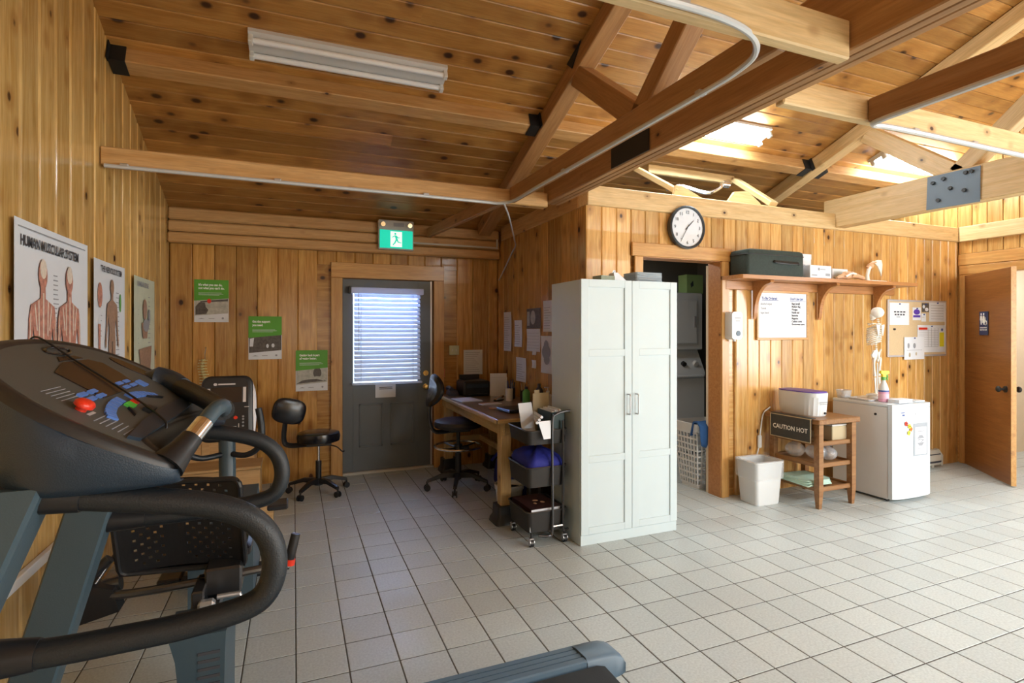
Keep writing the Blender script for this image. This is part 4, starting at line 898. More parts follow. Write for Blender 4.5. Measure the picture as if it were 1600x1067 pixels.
for k, d in ((0.8,-0.028),(0.97,-0.018),(1.0,0.0),(0.96,0.016),(0.75,0.026),(0.3,0.028)):
    rings.append([Vector((-0.262 + d + 0.05*(z_/0.155)*0.6 - 0.06*(y_/0.2)**2*-1, y_*1.0, 0.955+z_)) for y_, z_ in [(0.20*k*cos(a), 0.155*k*sin(a)) for a in [2*PI*i/28 for i in range(28)]]])
bk.loft(rings); part('backrest', bk, M['vinyl'], t)

# ------------------------------------------------------------------ trolley
t = thing('utility_trolley', 'three tier black wire trolley beside the white wardrobe', 'trolley', (1.665, 3.615, 0), 0.0)
def basket(z0, z1, name='basket'):
    m = MB(); o_ = rrect(-0.155, 0.155, -0.19, 0.19, 0.035); i_ = rrect(-0.150, 0.150, -0.185, 0.185, 0.032)
    k = 0.93
    m.loft([[Vector((x*k, y*k, z0)) for x, y in o_], [Vector((x, y, z1)) for x, y in o_], [Vector((x, y, z1)) for x, y in i_], [Vector((x*k, y*k, z0+0.005)) for x, y in i_]])
    b = part(name, m, M['mesh_black'], t)
    part('rim', MB().tube([(x, y, z1) for x, y in rrect(-0.157, 0.157, -0.192, 0.192, 0.036)], 0.006, 6, closed=True), M['steel_dark'], b)
M['mesh_black'] = pbr('black_wire_mesh', (0.020, 0.018, 0.017), 0.6, var=0.5, scale=200)
M['steel_dark'] = pbr('dark_metal_tube', (0.10, 0.10, 0.105), 0.28, metal=0.85)
for z0, z1 in ((0.10, 0.245), (0.415, 0.555), (0.715, 0.815)): basket(z0, z1)
for y in (-0.20, 0.20):
    for x in (0.03, 0.115):
        pth = [(x-0.10, y*0.9, 0.075), (x-0.03, y, 0.072), (x, y, 0.12), (x, y, 0.5), (x, y, 0.88)] if x < 0.1 else [(x+0.05, y*0.9, 0.095), (x+0.01, y, 0.10), (x, y, 0.14), (x, y, 0.5), (x, y, 0.88)]
        if x < 0.1: pth[-1] = (x, y, 0.87); pth.append((x+0.03, y, 0.925)); pth.append((x+0.10, y, 0.945)); pth.append((x+0.14, y, 0.945))
        part('post', MB().tube(pth, 0.0095, 8, smooth=4), M['steel_dark'], t)
    part('post_clip', MB().cyl((0.03, y, 0.135), (0.115, y, 0.135), 0.008, n=8), M['chrome'], t)
for x, y in ((-0.12, -0.17), (0.14, -0.17), (-0.12, 0.17), (0.14, 0.17)):
    part('caster', MB().cyl((x-0.012, y, 0.028), (x+0.012, y, 0.028), 0.028, n=16).cyl((x, y, 0.03), (x, y, 0.10), 0.008, n=8), M['black'], t)
    part('caster_cover', MB().cyl((x-0.018, y-0.002, 0.034), (x-0.013, y-0.002, 0.034), 0.022, n=14).cyl((x+0.013, y-0.002, 0.034), (x+0.018, y-0.002, 0.034), 0.022, n=14).cbox(x-0.018, x+0.018, y-0.012, y+0.02, 0.052, 0.062, 0.003), M['steel'], t)
tz = 0.7155
f = thing('file_box', 'dark green file box crammed with papers in trolley top tier', 'file box', (1.755, 3.56, 0.721))
part('box', MB().box(-0.055, 0.055, -0.115, 0.115, 0, 0.006).box(-0.055, -0.05, -0.115, 0.115, 0, 0.215).box(0.05, 0.055, -0.115, 0.115, 0, 0.215).box(-0.055, 0.055, -0.115, -0.11, 0, 0.215).box(-0.055, 0.055, 0.11, 0.115, 0, 0.17), M['filegreen'], f)
for k in range(7):
    x = -0.042+0.0125*k; part('file_sheet', MB().cbox(x, x+0.008, -0.10, 0.10, 0.007, 0.222+random.uniform(-0.006, 0.012), 0.002), M['paper'], f)
f = thing('kraft_folder', 'kraft folder standing tallest in the trolley top', 'folder', (1.755, 3.735, 0.722), 0.1); part('cover', MB().box(-0.07, 0.07, 0.0, 0.004, 0, 0.32), M['card'], f); part('tab', MB().box(-0.055, -0.01, 0.0045, 0.0075, 0, 0.345), M['card'], f)
f = thing('paper_stack', 'loose white papers leaning over the trolley top', 'papers', (1.60, 3.60, 0.722), 0.2)
part('sheet', MB().box(-0.075, 0.045, 0.0, 0.002, 0.0, 0.27, Matrix.Translation((0.02, 0.0, 0)) @ Matrix.Rotation(-0.25, 4, 'X')), M['paper'], f)
part('hanging_sheet', MB().add([(-0.06,-0.19,0.16),(0.05,-0.19,0.16),(0.03,-0.215,0.04),(-0.03,-0.215,0.04),(-0.06,-0.188,0.162),(0.05,-0.188,0.162),(0.03,-0.213,0.04),(-0.03,-0.213,0.04)], [(0,1,2,3),(4,7,6,5),(0,4,5,1),(3,2,6,7),(0,3,7,4),(1,5,6,2)]), M['paper'], f)
for k in range(3): part('rolled_paper', MB().cyl((-0.07+0.02*k, -0.19, 0.155+0.018*k), (0.10, 0.08, 0.145+0.018*k), 0.010, n=10), M['paper'], f)
f = thing('blue_cloth_bundle', 'royal blue fabric bundle heaped in trolley middle tier', 'fabric', (1.665, 3.615, 0.4205))
m_ = MB(); rings = []
for k, z in ((0.88, 0.0), (0.92, 0.10), (1.02, 0.150), (0.90, 0.19), (0.55, 0.225), (0.12, 0.24)):
    rings.append([Vector((x*k, y*k, z + 0.010*sin(7*i)*(z > 0.12))) for i, (x, y) in enumerate(rrect(-0.145, 0.145, -0.18, 0.18, 0.06, 6))])
m_.loft(rings); part('cloth', m_, M['fabric_blue'], f, smooth=70); part('fold', MB().tube([(-0.10,-0.15,0.17),(-0.02,-0.05,0.225),(0.03,0.06,0.232),(0.10,0.14,0.185)], 0.014, 8, smooth=4, flat=0.5), M['fabric_blue'], f)
z = 0.1055
for k, (lb, mt, hh, r) in enumerate((('thick white binder lowest in the trolley bottom tier', 'paper', 0.13, 0.0), ('dark covered magazine with red flowers on top of trolley binder', 'plum', 0.028, 0.04))):
    f = thing('binder' if k == 0 else 'magazine', lb, 'book', (1.655, 3.60, z), r)
    part('pages', MB().box(-0.118, 0.113, -0.155, 0.155, 0.003, hh-0.003), M['paper'], f)
    part('cover', MB().box(-0.122, 0.12, -0.16, 0.16, 0, 0.003).box(-0.122, 0.12, -0.16, 0.16, hh-0.003, hh).box(-0.122, -0.119, -0.16, 0.16, 0, hh), M['paper'] if k == 0 else M['plum'], f)
    if k: part('flower_print', flat([ell(0.0,0.02,0.022,0.018), ell(0.035,-0.03,0.016,0.02), ell(-0.03,-0.04,0.012,0.018)], 0), M['tan'], f, smooth=0).matrix_local = Matrix.Translation((0,0,hh)) @ Matrix.Rotation(-PI/2, 4, 'X')
    z += hh + 0.0005

# ------------------------------------------------------------------ white wardrobe
WX, WY, WW, WD, WH = 1.87, 3.315, 0.832, 0.465, 1.885
t = thing('wardrobe', 'tall white two door panelled wardrobe in front of the partition', 'wardrobe', (WX, WY, 0))
part('carcass', MB().cbox(0, 0.018, 0.022, WD, 0, WH-0.004, 0.002).cbox(WW-0.018, WW, 0.022, WD, 0, WH-0.004, 0.002).cbox(0.018, WW-0.018, 0.022, WD, WH-0.022, WH-0.004, 0.002).cbox(0.018, WW-0.018, 0.03, WD, 0.07, 0.088, 0.002).box(0.018, WW-0.018, WD-0.008, WD-0.002, 0.02, WH-0.02), M['white'], t)
part('plinth', MB().cbox(0.001, WW-0.001, 0.008, 0.026, 0.0, 0.072, 0.002), M['white'], t)
def wdoor(x0, x1, hx):
    d = thing_part = bpy.data.objects.new('door', None); COL.objects.link(d); d.parent = t
    d.location = (x0, 0, 0.076); w_ = x1-x0; h_ = WH-0.076
    st = 0.062; m = MB(); zs = [(0.0, 0.05), (0.505, 0.555), (1.26, 1.31), (h_-0.055, h_)]
    m.cbox(0, st, 0, 0.02, 0, h_, 0.0015).cbox(w_-st, w_, 0, 0.02, 0, h_, 0.0015)
    for a, b in zs: m.cbox(st-0.0005, w_-st+0.0005, 0.0002, 0.0198, a, b, 0.0015)
    bpy.data.objects.remove(d)
    o = part('door', m, M['white'], t); o.location = (x0, 0, 0.076)
    for (a, b), (c, e) in zip(zs, zs[1:]):
        p = part('panel', MB().box(st-0.004, w_-st+0.004, 0.009, 0.016, b-0.004, c+0.004), M['white'], o)
    hz = 0.835
    part('handle', MB().tube([(hx, 0.001, hz), (hx, -0.024, hz), (hx, -0.030, hz+0.008), (hx, -0.030, hz+0.137), (hx, -0.024, hz+0.145), (hx, 0.001, hz+0.145)], 0.0055, 8), M['steel'], o, 'brushed metal pull handle')
wdoor(0.001, 0.4245, 0.390); wdoor(0.4275, WW-0.001, 0.033)
# the nearest corner shows the carcass side standing a little proud at the foot
tp = WH - 0.0035
f = thing('tissue_box', 'grey green tissue box on wardrobe top at left', 'box', (2.16, 3.46, tp), 0.15); part('box', MB().cbox(-0.085, 0.05, -0.05, 0.05, 0, 0.045, 0.003), M['filegreen'], f); part('slot', MB().box(-0.05, 0.02, -0.02, 0.02, 0.045, 0.047), M['ink'], f); f.children[0].data.materials[0] = pbr('sage_card', (0.25, 0.28, 0.20), 0.6, var=0.3, scale=50)
f = thing('crumpled_tissue', 'white tissue pack with peaked top on the wardrobe', 'tissue', (2.275, 3.50, tp), 0.2)
part('pack', MB().loft([[(-0.06,-0.05,0),(0.06,-0.05,0),(0.06,0.05,0),(-0.06,0.05,0)], [(-0.06,-0.05,0.03),(0.06,-0.05,0.02),(0.06,0.05,0.02),(-0.06,0.05,0.03)], [(-0.04,-0.02,0.075),(0.0,-0.02,0.08),(0.0,0.02,0.08),(-0.04,0.02,0.075)]]), M['paper'], f); part('tuft', MB().add([(-0.04,0,0.07),(-0.01,0.01,0.07),(-0.005,0,0.10),(-0.035,-0.01,0.095)], [(0,1,2,3)]).prism([(-0.04,0.06),(0.0,0.06),(-0.01,0.098)], -0.006, 0.006, 'y'), M['paper'], f)
f = thing('grey_tray', 'grey moulded plastic organiser on the wardrobe top at right', 'organiser', (2.52, 3.50, tp), 0.0)
m_ = MB(); 
for k in range(4): m_.prism(rrect(-0.125+0.002*(k % 2), 0.125-0.002*(k % 2), -0.09, 0.09, 0.02), 0.021*k, 0.021*k+0.0195, 'z')
part('stack', m_, M['plate_grey'] if 'plate_grey' in M else pbr('blue_grey_plastic', (0.24, 0.29, 0.33), 0.45), f); part('rib', MB().tube([(-0.10,-0.091,0.03),(0.0,-0.097,0.024),(0.10,-0.091,0.03)], 0.004, 6).tube([(-0.10,-0.091,0.062),(0.0,-0.097,0.055),(0.10,-0.091,0.062)], 0.004, 6), pbr('blue_grey_rib', (0.30, 0.35, 0.39), 0.45), f)

# ------------------------------------------------------------------ laundry room
t = thing('laundry_tower', 'white stacked washer and dryer inside the dark laundry doorway', 'appliance', (4.33, 5.28, 0))
part('washer', MB().cbox(-0.40, 0.40, 0.0, 0.55, 0.04, 0.945, 0.012), M['whiteg'], t); part('washer_lid', MB().cbox(-0.37, 0.37, -0.03, 0.20, 0.95, 0.975, 0.006), M['whiteg'], t)
part('control_panel', MB().prism([(0.0,0.97),(0.0,1.0),(0.14,1.28),(0.5,1.28),(0.5,0.97)], -0.40, 0.40, 'x'), M['whiteg'], t)
part('dryer', MB().cbox(-0.40, 0.40, 0.04, 0.55, 1.285, 1.985, 0.012), M['whiteg'], t)
dd = part('dryer_door', MB().cbox(-0.28, 0.30, 0.02, 0.045, 1.36, 1.90, 0.02), M['whiteg'], t); part('door_grip', MB().cbox(0.24, 0.28, 0.008, 0.022, 1.56, 1.70, 0.005), M['greyink'], dd)
part('knob', MB().cyl((0.28, 0.05, 1.12), (0.28, 0.015, 1.105), 0.035), M['plastic_w'], t); part('dark_knob', MB().cyl((0.10, 0.05, 1.12), (0.10, 0.015, 1.105), 0.03), M['black'], t)
part('toe_kick', MB().box(-0.38, 0.38, 0.03, 0.5, 0, 0.04), M['black'], t)
f = thing('detergent_box', 'pale green box on top of the laundry tower', 'box', (4.66, 5.46, 1.9855)); part('box', MB().cbox(-0.13, 0.13, -0.08, 0.08, 0, 0.235, 0.004), M['lime'], f); part('leaf_print', flat([[(-0.06,0.07),(-0.02,0.10),(-0.03,0.16),(-0.07,0.12)]], -0.081), M['filegreen'], f)
t = thing('laundry_basket', 'white plastic laundry basket just inside the laundry doorway', 'basket', (3.74, 4.22, 0))
def basket_wall(m, c0, c1, hw0, hw1, d0, d1, nh, nv, z0, z1, axis, sgn):
    # slatted side: vertical and horizontal bars leaving real openings
    def P(u, z):
        f_ = (z-z0)/(z1-z0); hw = hw0+(hw1-hw0)*f_; d = (d0+(d1-d0)*f_)*sgn
        return Vector((u*hw, d, z)) if axis == 'y' else Vector((d, u*hw, z))
    for i in range(nv+1):
        u = -1+2*i/nv; m.beam(P(u, z0), P(u, z1), 0.014, 0.006, up=(0,1,0) if axis == 'y' else (1,0,0))
    for j in range(nh+1):
        z = z0+(z1-z0)*j/nh; m.beam(P(-1, z), P(1, z), 0.006, 0.016)
for ax, sg_, nm in (('y', -1, 'front'), ('y', 1, 'back'), ('x', -1, 'left'), ('x', 1, 'right')):
    m = MB(); hw = (0.155, 0.20, 0.12, 0.165) if ax == 'y' else (0.12, 0.165, 0.155, 0.20)
    basket_wall(m, 0, 0, hw[0], hw[1], hw[2], hw[3], 9, 7, 0.03, 0.54, ax, sg_); part('side', m, M['plastic_w'], t)
part('floor_pan', MB().loft([[Vector((x*k, y*k, z)) for x, y in rrect(-0.16, 0.16, -0.125, 0.125, 0.03)] for k, z in ((0.96, 0), (1.0, 0.04))]), M['plastic_w'], t)
m_ = MB(); m_.loft([[Vector((x*k, y*k, z)) for x, y in rrect(-0.20, 0.20, -0.165, 0.165, 0.04)] for k, z in ((1.0, 0.53), (1.06, 0.60), (1.08, 0.63), (1.03, 0.632), (0.98, 0.55), (1.0, 0.53))], cap=False); part('rim', m_, M['plastic_w'], t)
f = thing('blue_towel', 'blue towel hung over the rim of the white laundry basket', 'towel', (3.60, 4.03, 0.635))
m_ = MB(); rings = []
for i in range(7):
    u = i/6; x = -0.085+0.17*u; w_ = 0.008*sin(u*9)
    rings.append([Vector((x, 0.10+w_, -0.12)), Vector((x, 0.06+w_, 0.02)), Vector((x, 0.0+w_, 0.026)), Vector((x, -0.042+w_, -0.02)), Vector((x*0.9, -0.036+w_, -0.14-0.08*u)), Vector((x*0.8+0.02, -0.02+w_, -0.20-0.06*u)), Vector((x*0.8+0.02, -0.012+w_, -0.20-0.06*u)), Vector((x, -0.03+w_, -0.02)), Vector((x, 0.0+w_, 0.012)), Vector((x, 0.045+w_, 0.01)), Vector((x, 0.085+w_, -0.12))])
m_.loft(rings); part('cloth', m_, M['towelblue'], f, smooth=60)

# ------------------------------------------------------------------ clock
t = thing('wall_clock', 'round white wall clock with dark rim above the laundry doorway', 'clock', (3.18, YC-0.055, 2.42))
part('rim', MB().loft([[Vector((r*cos(a), y, r*sin(a))) for a in [2*PI*i/48 for i in range(48)]] for r, y in ((0.175, 0.052), (0.188, 0.02), (0.188, -0.008), (0.178, -0.014), (0.168, -0.008), (0.166, 0.006))], cap=False), M['clockring'], t)
part('case_back', MB().cyl((0, 0.012, 0), (0, 0.053, 0), 0.172, n=40), M['clockring'], t)
part('dial', MB().cyl((0, 0.002, 0), (0, 0.012, 0), 0.169, n=48), M['paper'], t)
for h in range(1, 13):
    a = PI/2 - 2*PI*h/12; text(str(h), 0.040, 0.132*cos(a), 0.132*sin(a)-0.014, -0.0015, M['ink'], t, 'CENTER', name='numeral')
def hand(name, deg, L, w_, y):
    a = math.radians(deg); d = Vector((sin(a), 0, cos(a))); n_ = Vector((d.z, 0, -d.x))
    pts = [-d*0.03 - n_*w_, -d*0.03 + n_*w_, d*L + n_*w_*0.5, d*L - n_*w_*0.5]
    m = MB().loft([[p + Vector((0, y, 0)) for p in pts], [p + Vector((0, y-0.0015, 0)) for p in pts]]); part(name, m, M['ink'], t)
hand('hour_hand', 47, 0.092, 0.004, -0.002); hand('minute_hand', 211, 0.125, 0.003, -0.005)

# ------------------------------------------------------------------ shelf on the clock wall
SX0, SX1, SZ = 3.60, 6.02, 2.012
t = thing('wall_shelf', 'pine shelf with three curved brackets on the clock wall', 'shelf', (SX0, YC, SZ))
bp_ = [(0.0, -0.002), (0.0, -0.19)] + [(0.0+0.06*(1-cos(a)), -0.19-0.06*sin(a)) for a in (0.5, 1.0, 1.57)] + [(SX1-SX0-0.06*(1-cos(a)), -0.25+0.06*(1-sin(a))) for a in (1.57, 1.0, 0.5)] + [(SX1-SX0, -0.19), (SX1-SX0, -0.002)]
part('board', MB().prism(bp_, -0.034, 0, 'z'), M['shelfwood'], t)
part('back_rail', MB().cbox(0.04, SX1-SX0-0.05, -0.024, -0.001, -0.115, -0.0345, 0.004), M['shelfwood'], t)
for x in (0.36, 1.21, 2.03):
    pf = [(-0.026, -0.035), (-0.225, -0.035), (-0.232, -0.055)] + [(-0.215+0.17*sin(a), -0.34+0.275*cos(a)) for a in [0.0+1.45*i/9 for i in range(10)]] + [(-0.04, -0.36), (-0.03, -0.385), (-0.026, -0.385)]
    part('bracket', MB().prism(pf, x, x+0.04, 'x'), M['shelfwood'], t)
def on_shelf(n, lb, c, x, y, rz=0): return thing(n, lb, c, (x, y, SZ+0.0005), rz)
t = on_shelf('storage_case', 'large black soft storage case with front strap on shelf', 'case', 4.03, 3.695)
m_ = MB(); m_.loft([[Vector((x*k, y*k, z)) for x, y in rrect(-0.345, 0.345, -0.11, 0.11, 0.03)] for k, z in ((0.99, 0), (1.0, 0.02), (1.0, 0.20), (0.98, 0.222), (0.9, 0.232))]); part('body', m_, M['case'], t)
part('zip', MB().tube([(x, y, 0.185) for x, y in rrect(-0.347, 0.347, -0.112, 0.112, 0.03)], 0.004, 6, closed=True), M['black'], t)
part('handle', MB().tube([(-0.04,-0.112,0.13),(-0.02,-0.128,0.125),(0.10,-0.130,0.12),(0.24,-0.128,0.12),(0.26,-0.112,0.12)], 0.016, 8, smooth=3, flat=0.4), M['black'], t)
t = on_shelf('carton', 'tall white carton standing behind the small one on shelf', 'box', 4.50, 3.755); part('box', MB().cbox(-0.11, 0.11, -0.05, 0.05, 0, 0.24, 0.003), M['paper'], t); part('flap', MB().box(-0.109, 0.109, -0.052, -0.05, 0.19, 0.239), M['paper'], t); part('print', flat([rect(-0.03,0.03,0.13,0.137)], -0.0505), M['greyink'], t); part('print', flat([rect(-0.025,0.025,0.118,0.124)], -0.0505), M['greyink'], t)
t = on_shelf('carton', 'low white carton with dark logo in front on shelf', 'box', 4.575, 3.635); part('box', MB().cbox(-0.14, 0.14, -0.06, 0.06, 0, 0.115, 0.003), M['paper'], t); part('flap', MB().box(-0.139, 0.139, -0.059, 0.059, 0.115, 0.117), M['paper'], t); part('logo', flat([rect(-0.04,-0.015,0.07,0.095), rect(-0.01,0.06,0.078,0.085), rect(-0.12,-0.05,0.02,0.03), rect(0.06,0.12,0.02,0.045)], -0.0605), M['greyink'], t)
t = on_shelf('round_mirror', 'dark navy rounded stand behind the white cartons on shelf', 'stand', 4.79, 3.74); part('disc', MB().prism([(-0.055,0.0),(0.055,0.0),(0.06,0.09)] + [(0.0+0.06*cos(a), 0.09+0.045*sin(a)) for a in (0.5, 1.0, 1.57, 2.1, 2.6)] + [(-0.06,0.09)], -0.02, 0.02, 'y'), M['navy'], t); part('rim', MB().tube([(-0.05,-0.022,0.02),(-0.05,-0.022,0.09),(0,-0.022,0.125),(0.05,-0.022,0.09),(0.05,-0.022,0.02)], 0.005, 6, smooth=3), M['black'], t)
t = on_shelf('card_box', 'small pale card box behind the knee model on shelf', 'box', 5.03, 3.75); part('box', MB().cbox(-0.11, 0.11, -0.03, 0.03, 0, 0.12, 0.003), M['paper'], t); part('panel', flat([rect(-0.09, 0.09, 0.02, 0.10)], -0.0305), M['white'], t)
t = on_shelf('knee_model', 'tan anatomical joint model lying on the shelf', 'model', 5.02, 3.63)
m_ = MB().ball((-0.03,0,0.045),0.05,0.04,0.042).ball((0.02,0.01,0.05),0.045,0.035,0.04).tube([(0.03,0,0.055),(0.12,0,0.045),(0.22,0.0,0.025)], [0.034,0.022,0.018], 10, smooth=3).tube([(-0.05,0,0.04),(-0.11,0,0.03),(-0.16,0,0.015)], [0.034,0.020,0.012], 10, smooth=3); part('bones', m_, M['tan'], t, smooth=60)
part('ligament', MB().tube([(-0.08,-0.035,0.03),(-0.02,-0.048,0.06),(0.06,-0.036,0.06)], 0.009, 8, smooth=3), M['bonewhite'], t)
t = on_shelf('shoulder_model', 'bone white shoulder blade model on curved stand on shelf', 'model', 5.42, 3.69)
part('base', MB().cbox(-0.10, 0.20, -0.05, 0.05, 0, 0.014, 0.006), M['bonewhite'], t)
part('humerus', MB().tube([(-0.03,0,0.012),(-0.035,0,0.07),(-0.015,0,0.13),(0.0,0,0.16)], [0.020,0.016,0.018,0.024], 10, smooth=4), M['bonewhite'], t)
part('joint', MB().ball((0.01,0,0.165),0.034,0.03,0.030).tube([(-0.04,0,0.145),(0.02,-0.01,0.195),(0.09,0,0.205)], [0.014,0.012,0.010], 8, smooth=3), M['tan'], t, smooth=60)
part('scapula', MB().loft([[Vector((x, y+0.006*s, z)) for x, y, z in ((0.06,0,0.20),(0.12,0.01,0.232),(0.20,0.02,0.235),(0.215,0.02,0.19),(0.20,0.015,0.12),(0.185,0.01,0.07),(0.16,0.0,0.10),(0.10,-0.01,0.165))] for s in (-1, 1)]), M['bonewhite'], t)

# ------------------------------------------------------------------ whiteboard, soap, cork board
t = thing('whiteboard', 'pine framed whiteboard with handwritten lists under the shelf', 'whiteboard', (4.02, YC-0.003, 1.43))
part('board', MB().box(0.015, 0.655, -0.012, 0, 0.015, 0.455), M['paper'], t)
for a in ((0,0.67,0,0.022), (0,0.67,0.448,0.47), (0,0.022,0.022,0.448), (0.648,0.67,0.022,0.448)):
    part('frame', MB().cbox(a[0], a[1], -0.02, -0.001, a[2], a[3], 0.003), M['trim'], t)
text('To Be Ordered', 0.034, 0.065, 0.385, -0.0125, M['blueink'], t, name='handwriting', sx=0.9, bold=0.0012); part('underline', flat([rect(0.065,0.275,0.374,0.378), rect(0.43,0.64,0.374,0.377)], -0.0125), M['blueink'], t)
text("Don't Use List", 0.034, 0.43, 0.385, -0.0125, M['blueink'], t, name='handwriting', sx=0.85, bold=0.0012)
for k, s_ in enumerate(('Bags (small)', 'Medium Bag', 'Wedges', 'Paddle ball', 'Batteries', 'Magazine', 'Cushion cover', 'Goniometer parts')):
    text(s_, 0.026, 0.45, 0.342-0.0285*k, -0.0125, M['ink'], t, name='handwriting', sx=0.9, bold=0.0012)
for k, s_ in enumerate(('alcohol wipes', 'Towel', 'tape band')):
    text(s_, 0.026, 0.05, 0.335-0.042*k, -0.0125, M['greyink'], t, name='handwriting', bold=0.0008)
t = thing('soap_dispenser', 'white wall soap dispenser right of the laundry doorway', 'dispenser', (3.70, YC-0.003, 1.44))
part('back_plate', MB().cbox(-0.07, 0.07, -0.02, 0, 0.01, 0.25, 0.005), M['plastic_w'], t)
part('cover', MB().loft([[Vector((x*k, -0.02-d, z)) for x, z in rrect(-0.068, 0.068, 0.0, 0.25, 0.03)] for k, d in ((1, 0), (1, 0.05), (0.9, 0.078))]), M['plastic_w'], t)
part('push_lens', MB().cyl((0.01, -0.096, 0.055), (0.01, -0.103, 0.055), 0.024), M['plate_blue'], t); part('print', flat([rect(-0.03,0.04,0.19,0.196), rect(-0.02,0.03,0.165,0.171)], -0.0985), M['greyink'], t); part('nozzle', MB().cyl((0.0,-0.06,0.004),(0.0,-0.06,-0.018),0.014), M['plastic_w'], t)
t = thing('cork_board', 'cork notice board with aluminium frame right of the skeleton', 'notice board', (5.87, YC-0.003, 1.235))
CW, CH = 1.0, 0.62
part('cork', MB().box(0.012, CW-0.012, -0.012, 0, 0.012, CH-0.012), M['cork'], t)
for a in ((0,CW,0,0.02), (0,CW,CH-0.02,CH), (0,0.02,0.02,CH-0.02), (CW-0.02,CW,0.02,CH-0.02)): part('frame', MB().cbox(a[0], a[1], -0.018, 0, a[2], a[3], 0.003), M['alu'], t)
part('pin', MB().cyl((0.10,-0.012,0.30),(0.10,-0.03,0.30),0.010,n=8), M['ink'], t)
def pinned(label, x, z, w_, h_, dec, cat='notice', mat='paper', dy=0.0):
    p = thing('pinned_sheet' if cat == 'notice' else cat, label, cat, (5.87+x, YC-0.0165-dy, 1.235+z)); part('sheet', MB().box(0, w_, -0.0015, 0, 0, h_), M[mat], p)
    for polys, mm in dec:
        if len(polys) < 5:
            for k_, q_ in enumerate(polys): part('print', flat([q_], -0.0018-0.0001*k_), M[mm], p, smooth=0)
        else: part('print', flat(polys, -0.0018), M[mm], p, smooth=0)
    part('pin', MB().cyl((w_/2,-0.001,h_-0.012),(w_/2,-0.012,h_-0.012),0.007,n=8), M['blueink'], p)
pinned('white sheet with two bold lines at cork board top left', 0.03, 0.345, 0.32, 0.24, [([rect(0.07+0.05*i, 0.105+0.05*i, 0.135, 0.15) for i in range(4)] + [rect(0.08+0.045*i, 0.11+0.045*i, 0.105, 0.12) for i in range(4)] + [rect(0.11,0.17,0.085,0.09)], 'ink')])
pinned('purple floral card on the cork board', 0.41, 0.40, 0.14, 0.14, [([ell(0.07,0.09,0.055,0.03), rect(0.01,0.13,0.03,0.055)], 'purple')], 'greeting_card')
pinned('small dark photo at the top of the cork board', 0.57, 0.49, 0.12, 0.10, [([ell(0.08,0.03,0.03,0.02), ell(0.03,0.06,0.02,0.02)], 'paper')], 'photo', 'photo')
pinned('tiny cream card below the dark photo on cork board', 0.56, 0.385, 0.08, 0.09, [([rect(0.01,0.05,0.045,0.049)], 'card')], 'note')
pinned('white typed sheet at cork board top right', 0.695, 0.385, 0.29, 0.22, [([rect(0.03,0.25,0.03+0.03*i,0.034+0.03*i) for i in range(6)], 'greyink')])
pinned('large year planner sheet with yellow panel on cork board', 0.49, 0.045, 0.485, 0.30, [([rect(0.02,0.17,0.25,0.275)], 'red'), ([rect(0.02,0.36,0.06+0.02*i,0.063+0.02*i) for i in range(10)] + [rect(0.18+0.06*i,0.184+0.06*i,0.06,0.27) for i in range(4)], 'greyink'), ([rect(0.385,0.465,0.06,0.22)], 'yellow'), ([ell(0.43,0.25,0.018,0.016)], 'blueink')], dy=0.002)
pinned('white sheet with four figures hanging below the cork board edge', 0.26, -0.03, 0.34, 0.245, [([ell(0.07,0.15,0.018,0.03), ell(0.17,0.15,0.022,0.03), rect(0.04,0.30,0.10,0.103)], 'greyink'), ([ell(0.09,0.05,0.015,0.025), ell(0.20,0.06,0.012,0.02)], 'card')], dy=0.006)
# heater by the right wall
t = thing('baseboard_heater', 'beige baseboard heater low on the wall right of the fridge', 'heater', (5.75, YC-0.004, 0.0))
part('case', MB().prism([(0,0.03),(-0.065,0.03),(-0.07,0.05),(-0.07,0.13),(-0.03,0.185),(0,0.19)], 0, 0.95, 'x'), M['heater'], t); part('grille', MB().box(0.02, 0.93, -0.072, -0.0695, 0.055, 0.075).box(0.02, 0.93, -0.066, -0.055, 0.142, 0.150), M['ink'], t); part('end_cap', MB().prism([(0,0.02),(-0.072,0.02),(-0.076,0.13),(-0.034,0.192),(0,0.196)], 0.93, 0.955, 'x'), M['heater'], t); part('foot', MB().box(0.1,0.14,-0.05,-0.01,0,0.03).box(0.8,0.84,-0.05,-0.01,0,0.03), M['heater'], t)

# ------------------------------------------------------------------ waste bin with liner
t = thing('waste_bin', 'square white bin with clear liner on the tiles beside the hot table', 'bin', (3.835, 3.60, 0), -0.04)
def sqring(w_, d_, z, r=0.03, wob=0.0, ph=0): return [Vector((x*(1+wob*sin(9*i+ph)), y*(1+wob*cos(7*i+ph)), z+wob*0.25*sin(5*i+ph))) for i, (x, y) in enumerate(rrect(-w_/2, w_/2, -d_/2, d_/2, r, 5))]
part('body', MB().loft([sqring(0.25,0.20,0.0), sqring(0.26,0.21,0.01), sqring(0.305,0.25,0.36), sqring(0.315,0.26,0.365), sqring(0.315,0.26,0.375), sqring(0.298,0.243,0.375), sqring(0.25,0.20,0.02)]), M['plastic_w'], t)
part('liner', MB().loft([sqring(0.318,0.263,0.225,wob=0.012), sqring(0.322,0.266,0.29,wob=0.012,ph=1), sqring(0.324,0.268,0.384,wob=0.006,ph=2), sqring(0.296,0.24,0.384,wob=0.008,ph=3), sqring(0.26,0.21,0.25,wob=0.03,ph=4)], cap=False), M['bag'], t, smooth=60)

